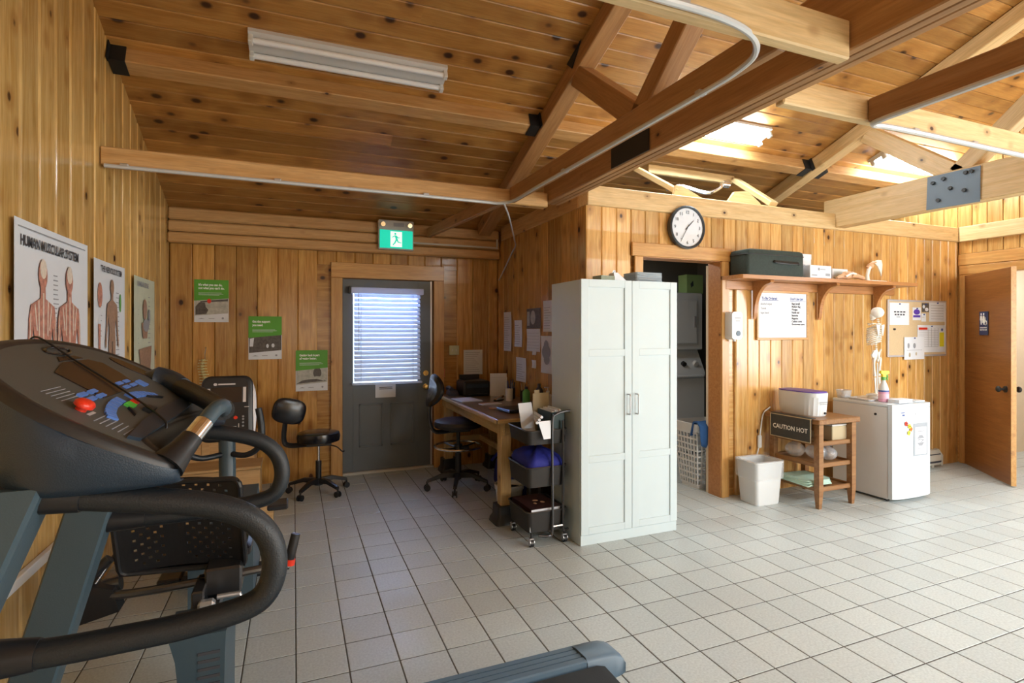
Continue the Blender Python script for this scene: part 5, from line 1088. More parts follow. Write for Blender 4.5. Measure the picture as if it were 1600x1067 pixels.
# ------------------------------------------------------------------ hot table
t = thing('side_table', 'small brown wooden table with shelves and caution mat', 'table', (4.12, 3.235, 0))
TW, TD, TH = 0.46, 0.52, 0.765
timber('top', (TW/2, -0.02, TH-0.022), (TW/2, TD+0.02, TH-0.022), TW+0.05, 0.044, M['brown'], t)
for x in (0.028, TW-0.028):
    for y in (0.028, TD-0.028):
        part('leg', MB().loft([[Vector((x+a*k, y+b*k, z)) for a, b in ((-1,-1),(1,-1),(1,1),(-1,1))] for k, z in ((0.016,0),(0.025,0.14),(0.026,TH-0.045))]), M['brown'], t)
for z in (0.55, 0.365, 0.16):
    for x in (0.028, TW-0.028): timber('shelf_rail', (x, 0.05, z), (x, TD-0.05, z), 0.022, 0.04, M['brown'], t)
    for y in (0.028, TD-0.028): timber('shelf_rail', (0.05, y, z), (TW-0.05, y, z), 0.022, 0.04, M['brown'], t)
    timber('shelf', (0.03, TD/2, z-0.005), (TW-0.03, TD/2, z-0.005), TD-0.08, 0.014, M['brown'], t)
for x in (0.028, TW-0.028): timber('apron', (x, 0.05, TH-0.075), (x, TD-0.05, TH-0.075), 0.02, 0.06, M['brown'], t)
f = thing('caution_mat', 'charcoal mat lettered CAUTION HOT hanging off the brown table', 'mat', (4.088, 3.70, 0.765), -PI/2)
part('mat', MB().loft([[Vector((x, y, z)) for y, z in ((0.05, 0.0055), (0.001, 0.006), (-0.004, 0.002), (-0.010, -0.08), (-0.012, -0.205), (-0.009, -0.205), (-0.006, -0.08), (0.001, 0.0012), (0.05, 0.001))] for x in (0.0, 0.14, 0.28, 0.42)]), M['mat_dark'], f)
part('border', MB().box(0, 0.42, -0.0145, -0.0125, -0.207, -0.200).box(0, 0.006, -0.0145, -0.0105, -0.20, -0.002).box(0.414, 0.42, -0.0145, -0.0105, -0.20, -0.002).box(0, 0.42, -0.0095, -0.004, -0.008, -0.001), M['card'], f)
text('CAUTION HOT', 0.056, 0.21, -0.128, -0.0132, M['white_ink'], f, 'CENTER', 0.0008, sx=0.92)
f = thing('wax_bath', 'white ribbed paraffin bath with purple lid on the brown table', 'tub', (4.28, 3.53, TH+0.0005))
m_ = MB(); n = 72; 
def wax(k, z, rib): 
    out = []
    for i in range(n):
        a = 2*PI*i/n; q = 1 + (rib*0.035 if i % 2 else 0)
        ca, sa = cos(a), sin(a); e = 3.4; r_ = (abs(ca/0.115)**e + abs(sa/0.205)**e)**(-1/e)
        out.append(Vector((r_*ca*k*q, r_*sa*k*q, z)))
    return out
m_.loft([wax(0.90,0,0), wax(0.93,0.01,1), wax(0.99,0.165,1), wax(1.02,0.17,0), wax(1.03,0.205,0), wax(0.98,0.208,0)]); part('tub', m_, M['plastic_w'], f)
part('lid', MB().loft([wax(0.99,0.2085,0), wax(1.0,0.216,0), wax(0.85,0.219,0)]), M['purple'], f)
part('control_label', flat([rect(-0.05,0.05,0.125,0.131), rect(-0.04,0.05,0.11,0.114)], -0.2125), M['greyink'], f); part('dial', MB().cyl((0.03,-0.196,0.03),(0.03,-0.21,0.03),0.010), M['black'], f)
f = thing('glass_bags', 'clear plastic bags stuffed on the middle shelf of brown table', 'bag', (4.34, 3.42, 0.3685))
for k, (x, y, r_) in enumerate(((-0.08, 0.17, 0.085), (0.0, 0.02, 0.085), (0.07, -0.04, 0.075))):
    part('bag', MB().ball((x, y, r_*0.8), r_*0.95, r_*1.05, r_*0.8, 14, 9).tube([(x, y, r_*1.5), (x+0.01, y, r_*1.75), (x+0.02, y-0.02, r_*1.85)], [0.03, 0.012, 0.02], 8), M['clearplastic'] if k else M['bag'], f)
f = thing('mint_towel', 'folded mint towel on the bottom shelf poking toward the bin', 'towel', (4.235, 3.46, 0.1805))
for k in range(3): part('fold', MB().loft([[Vector((x*(1-0.03*k), y*(1-0.04*k), z+0.016*k + 0.005*sin(i+k))) for i, (x, y) in enumerate(rrect(-0.155, 0.14, -0.16, 0.16, 0.03, 4))] for z in (0.0, 0.013)]), M['mint'], f)
f = thing('tool_box', 'pale box on the top shelf of the brown table', 'box', (4.44, 3.45, 0.5535)); part('box', MB().cbox(-0.09, 0.09, -0.16, 0.16, 0, 0.13, 0.005), M['card'], f); part('lid', MB().cbox(-0.093, 0.093, -0.163, 0.163, 0.1305, 0.145, 0.004), M['enamel_side'], f)
cbl = part('power_cord', MB().tube([(4.17,3.785,0.80),(4.10,3.80,0.74),(4.07,3.80,0.62),(4.05,3.80,0.50),(4.04,3.80,0.42),(4.0,3.80,0.32),(3.97,3.81,0.25)], 0.006, 8, smooth=4), M['plastic_w'], None); tag(cbl, 'white power cord with inline switch down the wall behind brown table', 'cord')
part('inline_switch', MB().cbox(4.03, 4.07, 3.785, 3.812, 0.42, 0.54, 0.008), M['plastic_w'], cbl)

# ------------------------------------------------------------------ fridge
FX, FY, FW, FD, FH = 4.878, 3.10, 0.525, 0.59, 0.868
t = thing('mini_fridge', 'white mini fridge with magnets and STOP notice', 'fridge', (FX, FY, 0))
part('cabinet', MB().cbox(0.003, FW-0.003, 0.065, FD, 0.02, FH-0.03, 0.006), M['enamel_side'], t)
part('top', MB().cbox(0, FW, 0.06, FD, FH-0.030, FH, 0.008), M['whiteg'], t)
bow = [(x, -0.018*(1-((x-FW/2)/(FW/2))**2)+0.012) for x in [FW*i/10 for i in range(11)]]
dr = part('door', MB().prism([(0.0, 0.058), (0.0, 0.022)] + bow[1:-1] + [(FW, 0.022), (FW, 0.058)], 0.03, FH-0.045, 'z'), M['whiteg'], t)
part('door_cap', MB().prism([(0.0, 0.058), (0.0, 0.022)] + bow[1:-1] + [(FW, 0.022), (FW, 0.058)], FH-0.043, FH-0.004, 'z'), M['whiteg'], t)
part('hinge_cover', MB().cbox(FW-0.16, FW-0.02, 0.05, 0.16, FH+0.0005, FH+0.012, 0.004), M['whiteg'], t)
part('foot', MB().cyl((0.05,0.1,0),(0.05,0.1,0.022),0.02).cyl((FW-0.05,0.1,0),(FW-0.05,0.1,0.022),0.02).cyl((0.05,FD-0.05,0),(0.05,FD-0.05,0.022),0.02).cyl((FW-0.05,FD-0.05,0),(FW-0.05,FD-0.05,0.022),0.02), M['black'], t)
part('plug_dot', MB().cyl((0.004,0.17,0.765),(-0.002,0.17,0.765),0.011), M['black'], t)
yd = -0.007
part('badge', flat([rect(0.10,0.20,0.765,0.778), rect(0.085,0.20,0.79,0.797)], yd+0.006), M['blueink'], dr); part('badge_small', flat([ell(0.27,0.775,0.012,0.008)], yd+0.0015), M['greyink'], dr)
for lb, (x, z), c in (('red flower magnet highest on the fridge door','ab',0),('yellow flower magnet in the middle of fridge door','ab',1),('orange flower magnet beside the STOP sheet','ab',2),('lime flower magnet lowest on the fridge door','ab',3)):
    x, z = ((0.145,0.695),(0.185,0.67),(0.205,0.645),(0.178,0.612))[c]; y = 0.012-0.018*(1-((x-FW/2)/(FW/2))**2)
    f = thing('flower_magnet', lb, 'magnet', (FX+x, FY+y-0.001, z)); cc = (M['red'], M['yellow'], M['orange'], M['yellow'])[c]
    pe = MB()
    for k in range(5): pe.ball((0.013*cos(k*2*PI/5), -0.004, 0.013*sin(k*2*PI/5)), 0.009, 0.004, 0.009, 8, 6)
    part('petals', pe, cc, f); part('centre', MB().ball((0,-0.006,0),0.007,0.005,0.007,8,6), M['greenp'] if c == 3 else (M['red'] if c == 2 else M['tm_dark']), f)
f = thing('stop_notice', 'STOP octagon notice in clear sleeve on the fridge door', 'notice', (FX+0.245, FY-0.0075, 0.40))
part('sleeve', MB().box(0, 0.19, -0.001, 0, 0, 0.29), pbr('grey_sleeve', (0.36, 0.40, 0.45), 0.3), f); part('sheet', MB().box(0.018, 0.172, -0.002, -0.0011, 0.012, 0.255), M['paper'], f)
part('octagon', flat([[(0.095+0.052*cos(PI/8+k*PI/4), 0.135+0.052*sin(PI/8+k*PI/4)) for k in range(8)]], -0.0021), M['greyink'], f); part('white_band', flat([rect(0.050,0.140,0.117,0.153)], -0.0027), M['paper'], f)
text('STOP', 0.034, 0.095, 0.123, -0.0033, M['ink'], f, 'CENTER', 0.0006, sx=0.9)
for q_ in (rect(0.05,0.14,0.215,0.222), rect(0.06,0.13,0.200,0.205), rect(0.05,0.14,0.062,0.067), rect(0.065,0.125,0.05,0.054)): part('print_line', flat([q_], -0.0023), M['greyink'], f)
# on the fridge
ft = FH + 0.0005
t = thing('white_tray', 'white paper lined tray on the fridge top', 'tray', (FX+0.085, FY+0.34, ft))
part('tray', MB().loft([[Vector((x*k, y*k, z)) for x, y in rrect(-0.068, 0.068, -0.11, 0.11, 0.02)] for k, z in ((0.95, 0), (1, 0.018), (0.97, 0.018), (0.93, 0.004))]), M['clearplastic'], t); part('liner', MB().loft([[Vector((x+0.004*sin(i), y, z+0.003*sin(3*i))) for i, (x, y) in enumerate(rrect(-0.058, 0.058, -0.10, 0.10, 0.02))] for z in (0.006, 0.012)]), M['paper'], t)
t = thing('paper_towels', 'stack of folded white paper towels at the fridge front', 'towels', (FX+0.215, FY+0.090, ft), 0.05)
for k in range(3): part('towel', MB().cbox(-0.10, 0.10, -0.05, 0.05, 0.011*k, 0.011*k+0.010, 0.003), M['paper'], t)
t = thing('plastic_tub', 'clear shallow plastic tub at back left of the fridge top', 'tub', (FX+0.075, FY+0.525, ft)); part('tub', MB().loft([sqring(0.10,0.09,0.0), sqring(0.12,0.105,0.075), sqring(0.13,0.115,0.078), sqring(0.112,0.10,0.078), sqring(0.095,0.085,0.004)]), M['clearplastic'], t); part('wipes', MB().cbox(-0.035,0.035,-0.035,0.035,0.005,0.03,0.004), M['paper'], t)
t = thing('spray_bottle', 'spray bottle of pink liquid with yellow trigger on the fridge', 'bottle', (FX+0.135, FY+0.185, ft), -0.3)
part('liquid', MB().lathe([(0.036,0),(0.042,0.006),(0.042,0.095),(0.041,0.096)], n=20), M['pinkliquid'], t); part('body', MB().lathe([(0.0412,0.0965),(0.041,0.115),(0.030,0.155),(0.018,0.185),(0.015,0.20)], n=20), M['plastic_w'], t)
part('label', MB().lathe([(0.0425,0.030),(0.0427,0.032),(0.0427,0.072),(0.0425,0.074)], n=20), pbr('pink_label', (0.70, 0.45, 0.55), 0.5), t); part('dark_stripe', MB().lathe([(0.0424,0.092),(0.0427,0.094),(0.0427,0.104),(0.0424,0.106)], n=20), M['blueink'], t)
part('collar', MB().lathe([(0.019,0.198),(0.019,0.226),(0.014,0.23)], n=16), M['greenp'], t)
part('head', MB().prism([(-0.035,0.262),(-0.03,0.285),(0.045,0.282),(0.05,0.258),(0.018,0.250),(0.014,0.228),(-0.014,0.228),(-0.016,0.25)], -0.012, 0.012, 'y'), M['yellow'], t); part('trigger', MB().tube([(0.022,0,0.252),(0.038,0,0.235),(0.034,0,0.21),(0.042,0,0.198)], 0.006, 8, smooth=3), M['greenp'], t)
# mini skeleton seen from behind
t = thing('skeleton_model', 'bone white desktop skeleton model standing on the fridge, seen from behind', 'skeleton', (5.19, 3.46, ft), 0.25)
part('stand', MB().lathe([(0.085,0),(0.088,0.008),(0.08,0.022),(0.02,0.028)], n=24).cyl((0,0.0,0.02),(0,0,0.34),0.006,n=8), M['plastic_w'], t)
part('skull', MB().ball((0,0,0.825),0.052,0.058,0.052).ball((0,0.035,0.795),0.036,0.030,0.040).ball((0,0.045,0.765),0.024,0.020,0.016), M['bonewhite'], t, smooth=60)
v = MB()
for k in range(19):
    z = 0.425+0.0185*k; v.ball((0, 0.012*sin(k*0.33), z), 0.013-0.0003*k, 0.012, 0.0072, 8, 5).box(-0.019, 0.019, -0.004+0.012*sin(k*0.33), 0.003+0.012*sin(k*0.33), z-0.002, z+0.002)
part('spine', v, M['bonewhite'], t)
rb = MB()
for k in range(10):
    z = 0.70-0.0175*k; w_ = (0.045,0.062,0.072,0.078,0.082,0.084,0.084,0.080,0.072,0.06)[k]
    for s in (-1, 1): rb.tube([(s*0.006,-0.003,z), (s*w_*0.6,-0.016,z+0.006), (s*w_,0.025,z-0.012), (s*w_*0.75,0.07,z-0.03), (s*0.02,0.082,z-0.03)][:(5 if k < 7 else 4)], 0.0052, 6, smooth=3)
rb.box(-0.010, 0.010, 0.080, 0.086, 0.53, 0.68); part('rib_cage', rb, M['bonewhite'], t)
for s in (-1, 1):
    part('scapula', MB().loft([[Vector((s*x, -0.026+d, z)) for x, z in ((0.025,0.70),(0.088,0.712),(0.095,0.695),(0.058,0.60),(0.035,0.63))] for d in (-0.003, 0.003)]), M['bonewhite'], t)
    part('collar_bone', MB().tube([(s*0.01,0.07,0.705),(s*0.05,0.06,0.72),(s*0.095,0.0,0.715)], 0.005, 6, smooth=3), M['bonewhite'], t)
    part('femur', MB().tube([(s*0.058,0,0.385),(s*0.075,0,0.375),(s*0.066,0.004,0.30),(s*0.050,0.004,0.215)], [0.014,0.011,0.009,0.014], 8, smooth=4), M['bonewhite'], t)
    part('shin', MB().tube([(s*0.050,0.004,0.205),(s*0.050,0.0,0.12),(s*0.047,-0.002,0.055)], [0.013,0.008,0.010], 8, smooth=4).tube([(s*0.062,0,0.19),(s*0.063,-0.004,0.12),(s*0.057,-0.006,0.055)], 0.004, 6, smooth=3), M['bonewhite'], t)
    part('foot', MB().tube([(s*0.048,-0.022,0.042),(s*0.050,0.02,0.045),(s*0.058,0.075,0.034)], [0.013,0.014,0.008], 8, smooth=3, flat=0.9), M['bonewhite'], t)
pv = MB()
for s in (-1, 1): pv.loft([[Vector((s*x, y+d, z)) for x, y, z in ((0.012,-0.005,0.44),(0.05,-0.012,0.475),(0.085,0.0,0.462),(0.082,0.02,0.42),(0.064,0.02,0.385),(0.04,0.01,0.345),(0.022,0.012,0.37))] for d in (-0.006, 0.006)])
pv.prism([(-0.02,0.445),(0.02,0.445),(0.006,0.375),(-0.006,0.375)], -0.016, -0.002, 'y'); part('pelvis', pv, M['bonewhite'], t)

# ------------------------------------------------------------------ treadmill (walker faces the left wall)
t = thing('treadmill', 'large blue-grey treadmill in the left foreground with wide console', 'treadmill', (0.0, 1.575, 0))
part('deck', MB().cbox(-0.72, 1.14, -0.40, 0.40, 0.045, 0.150, 0.01), M['black'], t)
part('belt', MB().loft([[Vector((x, y, z)) for x, z in ((-0.60,0.150),(-0.60,0.183),(1.12,0.183),(1.158,0.172),(1.175,0.145),(1.16,0.112),(1.12,0.10),(1.10,0.15))] for y in (-0.285, 0.285)]), M['belt'], t)
for s in (-1, 1):
    prf = [(0.298,0.145),(0.300,0.186)] + [(0.302+0.0*k, 0.19) for k in range(1)]
    y0, y1 = 0.302, 0.44; top = []; k = 0; nG = 3
    seg = (y1-y0)/(nG+1)
    for g in range(nG+1):
        a = y0+g*seg; b = a+seg
        top += [(a+0.004, 0.200-0.004*g), (b-0.006, 0.200-0.004*g)]
        if g < nG: top += [(b-0.006, 0.182-0.004*g), (b+0.004, 0.182-0.004*g)]
    prf = [(0.300,0.15)] + [(0.300,0.196)] + top + [(0.446,0.176),(0.446,0.10),(0.39,0.09)]
    part('side_rail', MB().loft([[Vector((x, s*y, z)) for y, z in prf] for x in (-0.60, 1.085)]), M['tm_rail'], t)
    for g in range(nG): part('groove_strip', MB().box(-0.60, 1.085, min(s*(y0+(g+1)*seg-0.0058), s*(y0+(g+1)*seg+0.0038)), max(s*(y0+(g+1)*seg-0.0058), s*(y0+(g+1)*seg+0.0038)), 0.178-0.004*g, 0.1835-0.004*g), M['black'], t)
    ep = MB(); rings = []
    for x, k in ((1.087,1.0),(1.17,1.0),(1.215,0.92),(1.245,0.72),(1.258,0.4)):
        rings.append([Vector((x, s*(0.372+(y-0.372)*1.0 - (1-k)*0.02), 0.145+(z-0.145)*k)) for y, z in ((0.298,0.10),(0.298,0.19),(0.315,0.206),(0.40,0.198),(0.440,0.184),(0.452,0.165),(0.452,0.105),(0.42,0.09))])
    ep.loft(rings); part('end_cap', ep, M['tm_rail'], t, smooth=60)
part('motor_hood', MB().loft([[Vector((x, y*k, z)) for x, z in ((-0.99,0.03),(-0.99,0.22),(-0.93,0.30),(-0.72,0.31),(-0.60,0.20),(-0.60,0.03))] for y, k in ((-0.42,1.0),(0.42,1.0))]), M['tm_blue'], t)
part('wheel', MB().cyl((0.95,-0.38,0.035),(0.95,-0.34,0.035),0.035).cyl((0.95,0.34,0.035),(0.95,0.38,0.035),0.035).cyl((-0.85,-0.38,0.035),(-0.85,-0.34,0.035),0.035).cyl((-0.85,0.34,0.035),(-0.85,0.38,0.035),0.035), M['black'], t)
for s in (-1, 1):
    prof = [(-0.885,0.10),(-0.745,0.10),(-0.640,0.48),(-0.500,0.98),(-0.395,1.25),(-0.53,1.25),(-0.615,0.99),(-0.745,0.52)]
    up_ = MB(); y = s*0.375
    rings = []
    for dy, k in ((-0.05,0.86),(-0.042,0.97),(0.0,1.0),(0.042,0.97),(0.05,0.86)):
        cxs = [( (a[0]+b[0])/2 ) for a, b in zip(prof, prof[::-1])]
        r_ = []
        for (x, z), (x2, z2) in zip(prof, [prof[1],prof[0],prof[7],prof[6],prof[5],prof[4],prof[3],prof[2]]):
            mx_ = (x+x2)/2; r_.append(Vector((mx_+(x-mx_)*k, y+dy, z)))
        rings.append(r_)
    up_.loft(rings); part('upright', up_, M['tm_post'], t)
    lp = [(-0.47,1.232),(-0.40,1.224),(-0.29,1.206),(-0.17,1.182),(-0.095,1.152),(-0.050,1.105),(-0.036,1.045),(-0.050,0.992),(-0.09,0.965),(-0.19,0.950),(-0.30,0.946),(-0.40,0.945),(-0.52,0.952)]
    part('handrail', MB().tube([(x, y, z) for x, z in lp], 0.0245, 16, smooth=5), M['foam'], t)
    part('rail_collar', MB().tube([(-0.475, y, 1.234),(-0.40, y, 1.224),(-0.355, y, 1.217)], [0.036,0.031,0.027], 14), M['black'], t)
    part('rail_collar', MB().tube([(-0.54, y, 0.952),(-0.46, y, 0.948),(-0.42, y, 0.946)], [0.036,0.031,0.027], 14), M['black'], t)
# console: inclined oval top over a wedge shaped shell
SL = math.radians(32.0); C0 = Vector((-0.208, 0, 1.262)); Ud = Vector((-cos(SL), 0, sin(SL))); Nd = Vector((sin(SL), 0, cos(SL)))
def con(s_, y, n_=0.0): return C0 + Ud*s_ + Vector((0, y, 0)) + Nd*n_
half = [(0.080,0.0),(0.080,0.10),(0.079,0.20),(0.074,0.285),(0.050,0.330),(0.012,0.352),(-0.006,0.374),(0.012,0.400),(0.06,0.420),(0.13,0.436),(0.215,0.441),(0.285,0.420),(0.35,0.375),(0.402,0.300),(0.435,0.190),(0.449,0.090),(0.452,0.0)]
ol = [Vector((a, b, 0)) for a, b in half] + [Vector((a, -b, 0)) for a, b in half[-2:0:-1]]
ol = catmull(ol, 3, True)
def oring(ins, n_):
    out = []
    for i, p in enumerate(ol):
        d = (ol[(i+1) % len(ol)]-ol[i-1]).normalized(); nn = Vector((d.y, -d.x, 0))
        inside = Vector((0.24, p.y*0.75, 0)) - p
        if nn.dot(inside) < 0: nn = -nn
        q = p + nn*ins; out.append(con(q.x, q.y, n_))
    return out
def bring(k, z, bul):
    out = []
    for p in ol:
        q = con(p.x, p.y*bul, 0); out.append(Vector((q.x, q.y, q.z + (z-q.z)*k)))
    return out
part('console_shell', MB().loft([oring(0.0, -0.012), bring(0.12, 1.225, 1.006), bring(0.45, 1.225, 1.008), bring(0.8, 1.225, 0.985), bring(0.95, 1.225, 0.95), bring(1.0, 1.225, 0.90)]), M['tm_blue'], t, smooth=50)
part('console_rim', MB().loft([oring(0.0, -0.012), oring(0.004, 0.0), oring(0.012, 0.006), oring(0.026, 0.006), oring(0.032, 0.002)], cap=False), M['tm_rim'], t, smooth=60)
part('console_face', MB().loft([oring(0.028, -0.006), oring(0.028, 0.0035)]), M['tm_face'], t)
def pad(poly, n0, n1): return MB().loft([[con(a, b, n0) for a, b in poly], [con(a, b, n1) for a, b in poly]])
part('palm_rest', pad([(0.080,-0.35),(0.078,-0.2),(0.076,0.0),(0.078,0.2),(0.080,0.33),(0.100,0.35),(0.112,0.22),(0.115,0.0),(0.112,-0.22),(0.100,-0.37)], -0.010, 0.010), M['tm_blue'], t)
part('display', pad([(0.205,-0.17),(0.205,0.11),(0.262,0.15),(0.315,0.165),(0.338,0.12),(0.340,-0.04),(0.312,-0.155)], 0.003, 0.0058), M['tm_dark'], t)
part('upper_display', pad([(0.346,-0.04),(0.346,0.11),(0.360,0.085),(0.362,-0.01)], 0.003, 0.0058), M['tm_dark'], t)
part('badge_ring', MB().tube([con(0.384+0.016*sin(a), 0.05+0.065*cos(a), 0.006) for a in [2*PI*i/24 for i in range(24)]], 0.003, 6, closed=True), M['tm_dark'], t)
sb = part('stop_button', MB().loft([[con(0.198+r*0.8*cos(a), -0.325+r*1.05*sin(a), n_) for a in [2*PI*i/20 for i in range(20)]] for r, n_ in ((0.012,0.003),(0.012,0.010),(0.021,0.012),(0.022,0.018),(0.017,0.023),(0.006,0.025))]), M['red'], t, 'red emergency stop button', 60)
def keyrow(pts, nk, wd):
    P = catmull([Vector((a, b, 0)) for a, b in pts], 12); n_ = len(P)-1
    for i in range(nk):
        p = P[int(n_*i/nk)]; q = P[int(n_*(i+0.82)/nk)]; d = (q-p).normalized(); w_ = Vector((-d.y, d.x, 0))*wd
        part('key', pad([(v_.x, v_.y) for v_ in (p-w_, q-w_, q+w_, p+w_)], 0.003, 0.008), M['keyblue'], t)
keyrow([(0.150,-0.292),(0.166,-0.255),(0.180,-0.185),(0.184,-0.115)], 8, 0.0105)
keyrow([(0.184,-0.060),(0.181,0.0),(0.171,0.055),(0.152,0.10)], 8, 0.0105)
for y in (-0.225, -0.165, 0.025, 0.085):
    for a in (0.208, 0.226): part('key', pad([(a, y-0.02), (a+0.010, y-0.02), (a+0.010, y+0.02), (a, y+0.02)], 0.003, 0.008), M['keyblue'], t)
part('side_key', pad([(0.196,0.135),(0.222,0.135),(0.222,0.175),(0.196,0.175)], 0.003, 0.008), M['keyblue'], t)
part('start_key', pad([(0.152,-0.148),(0.152,-0.108),(0.170,-0.108),(0.170,-0.148)], 0.003, 0.009), M['keygreen'], t); part('stop_key', pad([(0.156,-0.095),(0.156,-0.068),(0.172,-0.068),(0.172,-0.095)], 0.003, 0.009), M['red'], t)
part('arrow_key', pad([(0.132,-0.195),(0.146,-0.175),(0.158,-0.160),(0.150,-0.158),(0.134,-0.178)], 0.003, 0.009), M['black'], t); part('arrow_key', pad([(0.158,0.045),(0.166,0.03),(0.148,0.10),(0.14,0.105)], 0.003, 0.009), M['black'], t)
part('cord_clip', pad([(0.120,-0.115),(0.120,-0.055),(0.138,-0.065),(0.138,-0.115)], 0.003, 0.012), M['black'], t)
pm_ = MB()
for k in range(6):
    q = pad([(0.108+0.011*k,-0.355),(0.1098+0.011*k,-0.355),(0.1098+0.011*k,-0.285),(0.108+0.011*k,-0.285)], 0.0034, 0.0042); pm_.add(q.v, q.f)
for k in range(5):
    q = pad([(0.232+0.009*k,-0.325),(0.2335+0.009*k,-0.325),(0.2335+0.009*k,-0.235),(0.232+0.009*k,-0.235)], 0.0034, 0.0042); pm_.add(q.v, q.f)
o = part('small_print', pm_, M['greyink'], t, smooth=0); o['kind'] = 'stuff'
part('button_legend', pad([(0.178,-0.335),(0.184,-0.335),(0.184,-0.300),(0.178,-0.300)], 0.0034, 0.0042), M['alu'], t)
part('cup_recess', pad([(0.275+0.060*cos(a), 0.300+0.040*sin(a)-0.25*0.060*cos(a)) for a in [2*PI*i/20 for i in range(20)]], 0.003, 0.006), M['tm_dark'], t)
part('safety_cord', MB().tube([con(0.452,0.074,-0.012), con(0.44,0.07,0.010), con(0.34,0.025,0.009), con(0.25,-0.02,0.010), con(0.16,-0.085,0.013), con(0.10,-0.14,0.015), con(0.070,-0.168,0.006), con(0.062,-0.17,-0.05)], 0.0024, 8, smooth=4), M['black'], t)
# front grip bar: chrome at the near nose, foam sweeping to the far side
part('grip_base', MB().tube([(-0.225,-0.372,1.262),(-0.205,-0.350,1.285),(-0.190,-0.330,1.305)], [0.034,0.024,0.021], 14, smooth=3), M['black'], t)
part('pulse_sensor', MB().tube([(-0.190,-0.330,1.305),(-0.172,-0.302,1.330)], 0.0185, 14), M['chrome'], t)
part('grip_elbow', MB().tube([(-0.172,-0.302,1.330),(-0.158,-0.270,1.349),(-0.150,-0.22,1.352),(-0.152,-0.15,1.340),(-0.160,-0.08,1.325),(-0.168,-0.02,1.318)], 0.0165, 14, smooth=4), M['tm_post'], t)
part('grip_foam', MB().tube([(-0.163,-0.06,1.322),(-0.172,0.0,1.318),(-0.195,0.06,1.322),(-0.25,0.17,1.336),(-0.32,0.28,1.356)], 0.026, 14, smooth=5), M['foam'], t)
part('grip_flare', MB().tube([(-0.305,0.262,1.352),(-0.34,0.305,1.362),(-0.375,0.322,1.362),(-0.42,0.322,1.362)], [0.028,0.036,0.050,0.030], 14, smooth=4), M['tm_blue'], t)

# ------------------------------------------------------------------ recumbent bike
t = thing('recumbent_bike', 'black recumbent exercise bike with perforated seat behind the treadmill', 'exercise bike', (-0.40, 2.60, 0))
# perforated seat back with real holes
m_ = MB(); nx, nz = 20, 18; bw, bh = 0.47, 0.40
Rs = Matrix.Translation((-0.015, 0.02, 0.535)) @ Matrix.Rotation(math.radians(-9), 4, 'Z') @ Matrix.Rotation(math.radians(14), 4, 'X')
for i in range(nx):
    for j in range(nz):
        x0, z0 = -bw/2+bw*i/nx, bh*j/nz; cw, chh = bw/nx, bh/nz
        hole = (i+j) % 2 == 0 and 1 <= j <= nz-2 and 1 <= i <= nx-2 and not (7 <= i <= 9) and abs(i-9.5)*1.0 < 8.2
        cx_, cz_ = x0+cw/2, z0+chh/2; hr = 0.0062
        cv = lambda x: -0.05*(x/(bw/2))**2
        o4 = [(x0,z0),(x0+cw,z0),(x0+cw,z0+chh),(x0,z0+chh)]
        if not hole:
            m_.loft([[Rs @ Vector((x, y+cv(x), z)) for x, z in o4] for y in (0.0, 0.006)])
        else:
            h4 = [(cx_-hr,cz_-hr),(cx_+hr,cz_-hr),(cx_+hr,cz_+hr),(cx_-hr,cz_+hr)]
            vs = [Rs @ Vector((x, y+cv(x), z)) for y in (0.0, 0.006) for x, z in o4+h4]
            fs = []
            for k in range(4):
                l = (k+1) % 4; fs += [(k,l,4+l,4+k), (8+k,12+k,12+l,8+l), (4+k,4+l,12+l,12+k)]
            m_.add(vs, fs)
part('seat_back', m_, M['black'], t, smooth=0)
part('back_rim', MB().tube([Rs @ Vector((x, -0.05*(x/(bw/2))**2+0.006, z)) for x, z in [(x, z) for x, z in rrect(-bw/2, bw/2, 0, bh, 0.03, 3)]], 0.011, 8, closed=True), M['black'], t)
part('lower_grille', MB().cbox(0.135,0.20,-0.035,-0.02,0.565,0.66,0.004), M['black'], t)
gs = MB()
for k in range(5): gs.box(0.14,0.195,-0.040,-0.035,0.575+0.017*k,0.582+0.017*k)
part('grille_slot', gs, M['greyink'], t)
part('seat_cushion', MB().loft([[Vector((x*k, 0.25+y*k, z)) for x, y in rrect(-0.22, 0.22, -0.20, 0.22, 0.08)] for k, z in ((0.9,0.50),(1.0,0.51),(1.0,0.54),(0.92,0.555))]), M['vinyl'], t)
part('seat_carriage', MB().cbox(0.065,0.20,-0.12,0.02,0.44,0.55,0.008).cbox(0.03,0.075,-0.20,-0.02,0.42,0.50,0.006), M['steel_dark'], t)
part('release_lever', MB().cbox(0.055,0.115,-0.235,-0.19,0.36,0.47,0.010).cyl((0.085,-0.24,0.40),(0.085,-0.232,0.40),0.014).tube([(0.12,-0.2,0.47),(0.20,-0.2,0.47),(0.21,-0.2,0.43)], 0.010, 8), M['steel'], t)
part('side_handlebar', MB().tube([(-0.33,-0.01,0.475),(-0.20,-0.05,0.475),(0.05,-0.06,0.485),(0.25,-0.04,0.490),(0.378,0.0,0.470)], 0.017, 10, smooth=4), M['steel_dark'], t)
for s, x in ((1, 0.378), (-1, -0.345)):
    g = part('grip', MB().tube([(x,-0.005,0.480),(x+0.012*s,0.0,0.53),(x+0.030*s if s > 0 else x+0.06,0.01,0.605)], [0.017,0.021,0.020], 12, smooth=4), M['black'], t)
    part('red_ring', MB().cyl((x+0.002,-0.004,0.475),(x+0.006*s,-0.002,0.50),0.0235), M['red'], g, 'red ring below the grip')
part('left_cover', MB().prism([(-0.46,0.36),(-0.24,0.41),(-0.26,0.50),(-0.36,0.53),(-0.43,0.47)], -0.05, 0.03, 'y'), M['black'], t)
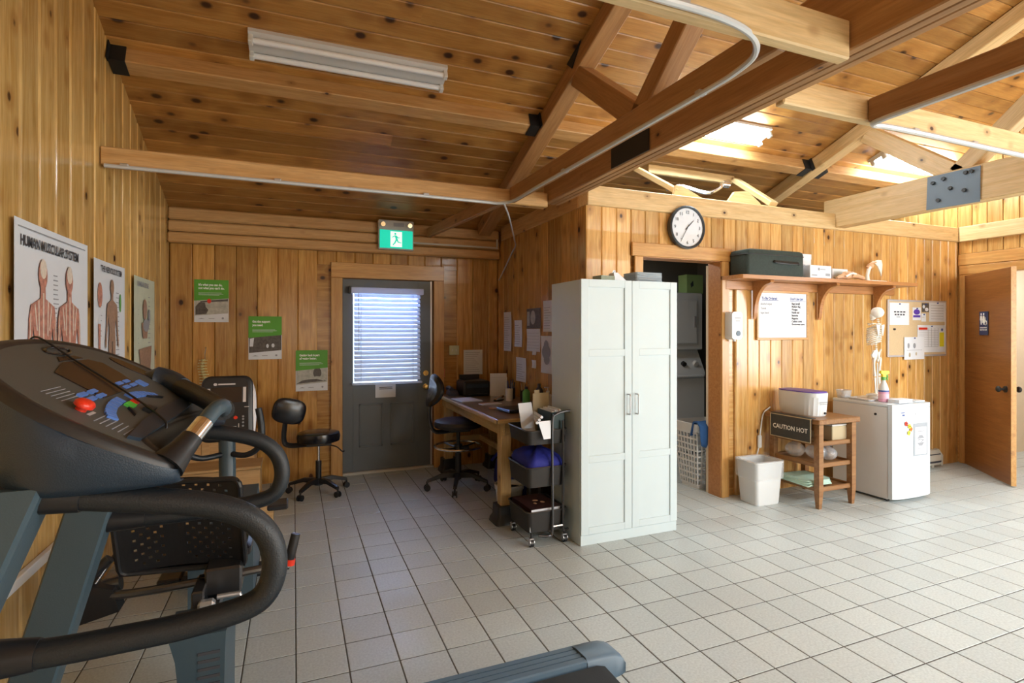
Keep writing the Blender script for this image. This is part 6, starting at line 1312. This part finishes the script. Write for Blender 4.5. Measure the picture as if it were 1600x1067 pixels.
part('recline_strut', MB().cyl((-0.34,-0.02,0.50),(-0.28,0.05,0.60),0.008).cyl((-0.36,0.02,0.48),(-0.25,0.02,0.50),0.03), M['steel_dark'], t)
rb_ = MB(); rb_.loft([[Vector((x, y, z)) for x, y in ((0.015+dx,-0.42),(0.17-dx*0.2,-0.42),(0.185-dx*0.2,-0.20),(0.0+dx,-0.20))] for z, dx in ((0.0,0.02),(0.20,0.015),(0.36,0.0),(0.44,-0.02))]); part('rear_column', rb_, M['tm_post'], t)
vt = MB()
for k in range(7): vt.box(0.085,0.155,-0.4235,-0.4195,0.20+0.028*k,0.210+0.028*k, Matrix.Translation((0,0,0)))
part('vent_slot', vt, M['ink'], t)
part('rear_foot', MB().cbox(-0.22,0.38,-0.42,-0.30,0.0,0.06,0.02), M['black'], t)
part('main_rail', MB().cbox(0.02,0.12,-0.3,1.1,0.36,0.43,0.012), M['steel_dark'], t)
part('drive_shroud', MB().loft([[Vector((x, 0.55+y, z)) for y, z in ((0,0.10),(0,0.45),(0.15,0.56),(0.5,0.58),(0.65,0.42),(0.62,0.08))] for x in (-0.10, -0.06, 0.16, 0.20)]), M['tm_post'], t)
part('pedal', MB().cbox(-0.27,-0.16,0.72,0.86,0.17,0.20,0.008).cbox(0.26,0.37,0.72,0.86,0.50,0.53,0.008).cyl((-0.2,0.85,0.33),(0.3,0.85,0.33),0.02), M['black'], t)
part('front_foot', MB().cbox(-0.25,0.35,1.05,1.15,0.0,0.07,0.02), M['black'], t)
part('mast', MB().tube([(0.045,0.90,0.52),(0.04,0.94,0.72),(0.035,0.96,0.92)], 0.045, 12, smooth=3), M['tm_post'], t)
Rq = Matrix.Translation((0.037, 0.945, 0.87)) @ Matrix.Rotation(math.radians(-12), 4, 'X')
cb_ = MB(); ot = rrect(-0.142, 0.137, 0.0, 0.385, 0.05, 5); ot = [(x*(1+0.10*(z/0.385-0.5)*-0.6), z) for x, z in ot]
cb_.loft([[Rq @ Vector((x*k, y, 0.19+(z-0.19)*k)) for x, z in ot] for k, y in ((0.94,-0.022),(1.0,-0.012),(1.0,0.03),(0.85,0.07))]); part('console', cb_, M['black'], t, smooth=50)
part('silver_edge', MB().tube([Rq @ Vector((0.135, 0.006, 0.03)), Rq @ Vector((0.139, 0.004, 0.15)), Rq @ Vector((0.134, 0.004, 0.28)), Rq @ Vector((0.122, 0.006, 0.345))], [0.013,0.017,0.016,0.010], 10, smooth=4), M['alu'], t)
fpoly = [(x*0.86-0.006, 0.19+(z-0.19)*0.93) for x, z in ot]
part('console_face', MB().loft([[Rq @ Vector((x, y, z)) for x, z in fpoly] for y in (-0.021, -0.0245)]), M['black'], t)
def onq(polys, y, mm, nm): 
    m = flat(polys, y); m.v = [tuple(Rq @ Vector(v_)) for v_ in m.v]; part(nm, m, mm, t, smooth=0)
onq([rect(-0.085,0.075,0.225,0.315)], -0.0245, M['tm_dark'], 'screen')
onq([rect(-0.108,-0.104,0.22,0.31), rect(-0.095,-0.091,0.22,0.31), rect(-0.108,-0.091,0.306,0.31), rect(-0.108,-0.091,0.22,0.224), rect(0.082,0.098,0.225,0.315), rect(0.09,0.115,0.195,0.198), rect(-0.1,0.06,0.045,0.048), rect(-0.105,-0.101,0.045,0.08), rect(0.06,0.064,0.045,0.10), rect(-0.085,-0.03,0.075,0.078), rect(-0.02,0.05,0.082,0.085), ell(-0.02,0.06,0.01,0.01), rect(-0.05,0.04,0.33,0.338), ell(-0.065,0.334,0.01,0.008)], -0.0248, M['alu'], 'legend')
onq([ell(0.045,0.135,0.011,0.010)], -0.0249, M['red'], 'stop_key'); onq([ell(0.085,0.14,0.006,0.006), ell(0.085,0.125,0.006,0.006), ell(0.085,0.105,0.006,0.006), ell(0.085,0.085,0.006,0.006)], -0.0249, M['greyink'], 'round_keys')
part('front_handle', MB().tube([(0.06,0.93,0.80),(0.14,0.86,0.80),(0.205,0.82,0.84),(0.228,0.80,0.91),(0.226,0.80,0.99),(0.212,0.80,1.075)], [0.016,0.016,0.017,0.019,0.019,0.018], 12, smooth=4).tube([(0.02,0.93,0.80),(-0.08,0.86,0.80),(-0.145,0.82,0.84),(-0.17,0.80,0.91),(-0.168,0.80,0.99),(-0.155,0.80,1.075)], [0.016,0.016,0.017,0.019,0.019,0.018], 12, smooth=4), M['foam'], t)

# ------------------------------------------------------------------ wooden practice steps behind the bike
t = thing('wooden_steps', 'raw pine practice steps standing behind the exercise bike', 'steps', (-0.98, 4.62, 0))
for k, (x0, x1, y0, y1, z1) in enumerate(((0.0, 0.83, 0.0, 0.30, 0.19), (0.0, 0.72, 0.30, 0.62, 0.40), (0.0, 0.66, 0.62, 0.98, 0.60))):
    timber('tread', (x0-0.01, (y0+y1)/2-0.01, z1-0.012), (x1+0.01, (y0+y1)/2-0.01, z1-0.012), y1-y0+0.02, 0.024, M['steps'], t)
    timber('riser', (x0, y0+0.012, (z1-0.024)/2), (x1, y0+0.012, (z1-0.024)/2), 0.02, z1-0.026, M['steps'], t)
    for x in (x0+0.012, x1-0.012): part('side', MB().box(x-0.011, x+0.011, y0+0.023, y1, 0, z1-0.025), M['steps'], t)
for x in (0.25, 0.45): part('batten', MB().cbox(x, x+0.06, 0.616, 0.634, 0.42, 0.58, 0.003), M['steps'], t)
# white raceway low on the left wall
rw = MB().cbox(XL+0.001, XL+0.03, 0.8, 4.5, 0.455, 0.50, 0.004); struct('trim_1', rw, M['plastic_w'])

# ------------------------------------------------------------------ repeats share a group
GROUPS = {'roof_truss': 'roof trusses over the room', 'tie_beam': 'pale tie beams under the roof', 'tie_plank': 'dark planks under the roof', 'purlin': 'purlins under the ceiling boards',
          'ceiling_light': 'twin tube fluorescent lights on the ceiling', 'anatomy_chart': 'anatomy charts on the left wall', 'pinned_sheet': 'sheets pinned on the cork board',
          'flower_magnet': 'flower magnets on the fridge door', 'pen_cup': 'pen cups on the desk', 'carton': 'white cartons on the wall shelf', 'note_card': 'small cards on the desk wall', 'conduit': 'conduits along the beams'}
for o in list(S.objects):
    if o.parent is None and o.get('category') and not o.get('group'):
        g = GROUPS.get(o.name.split('.')[0])
        if g: o['group'] = g
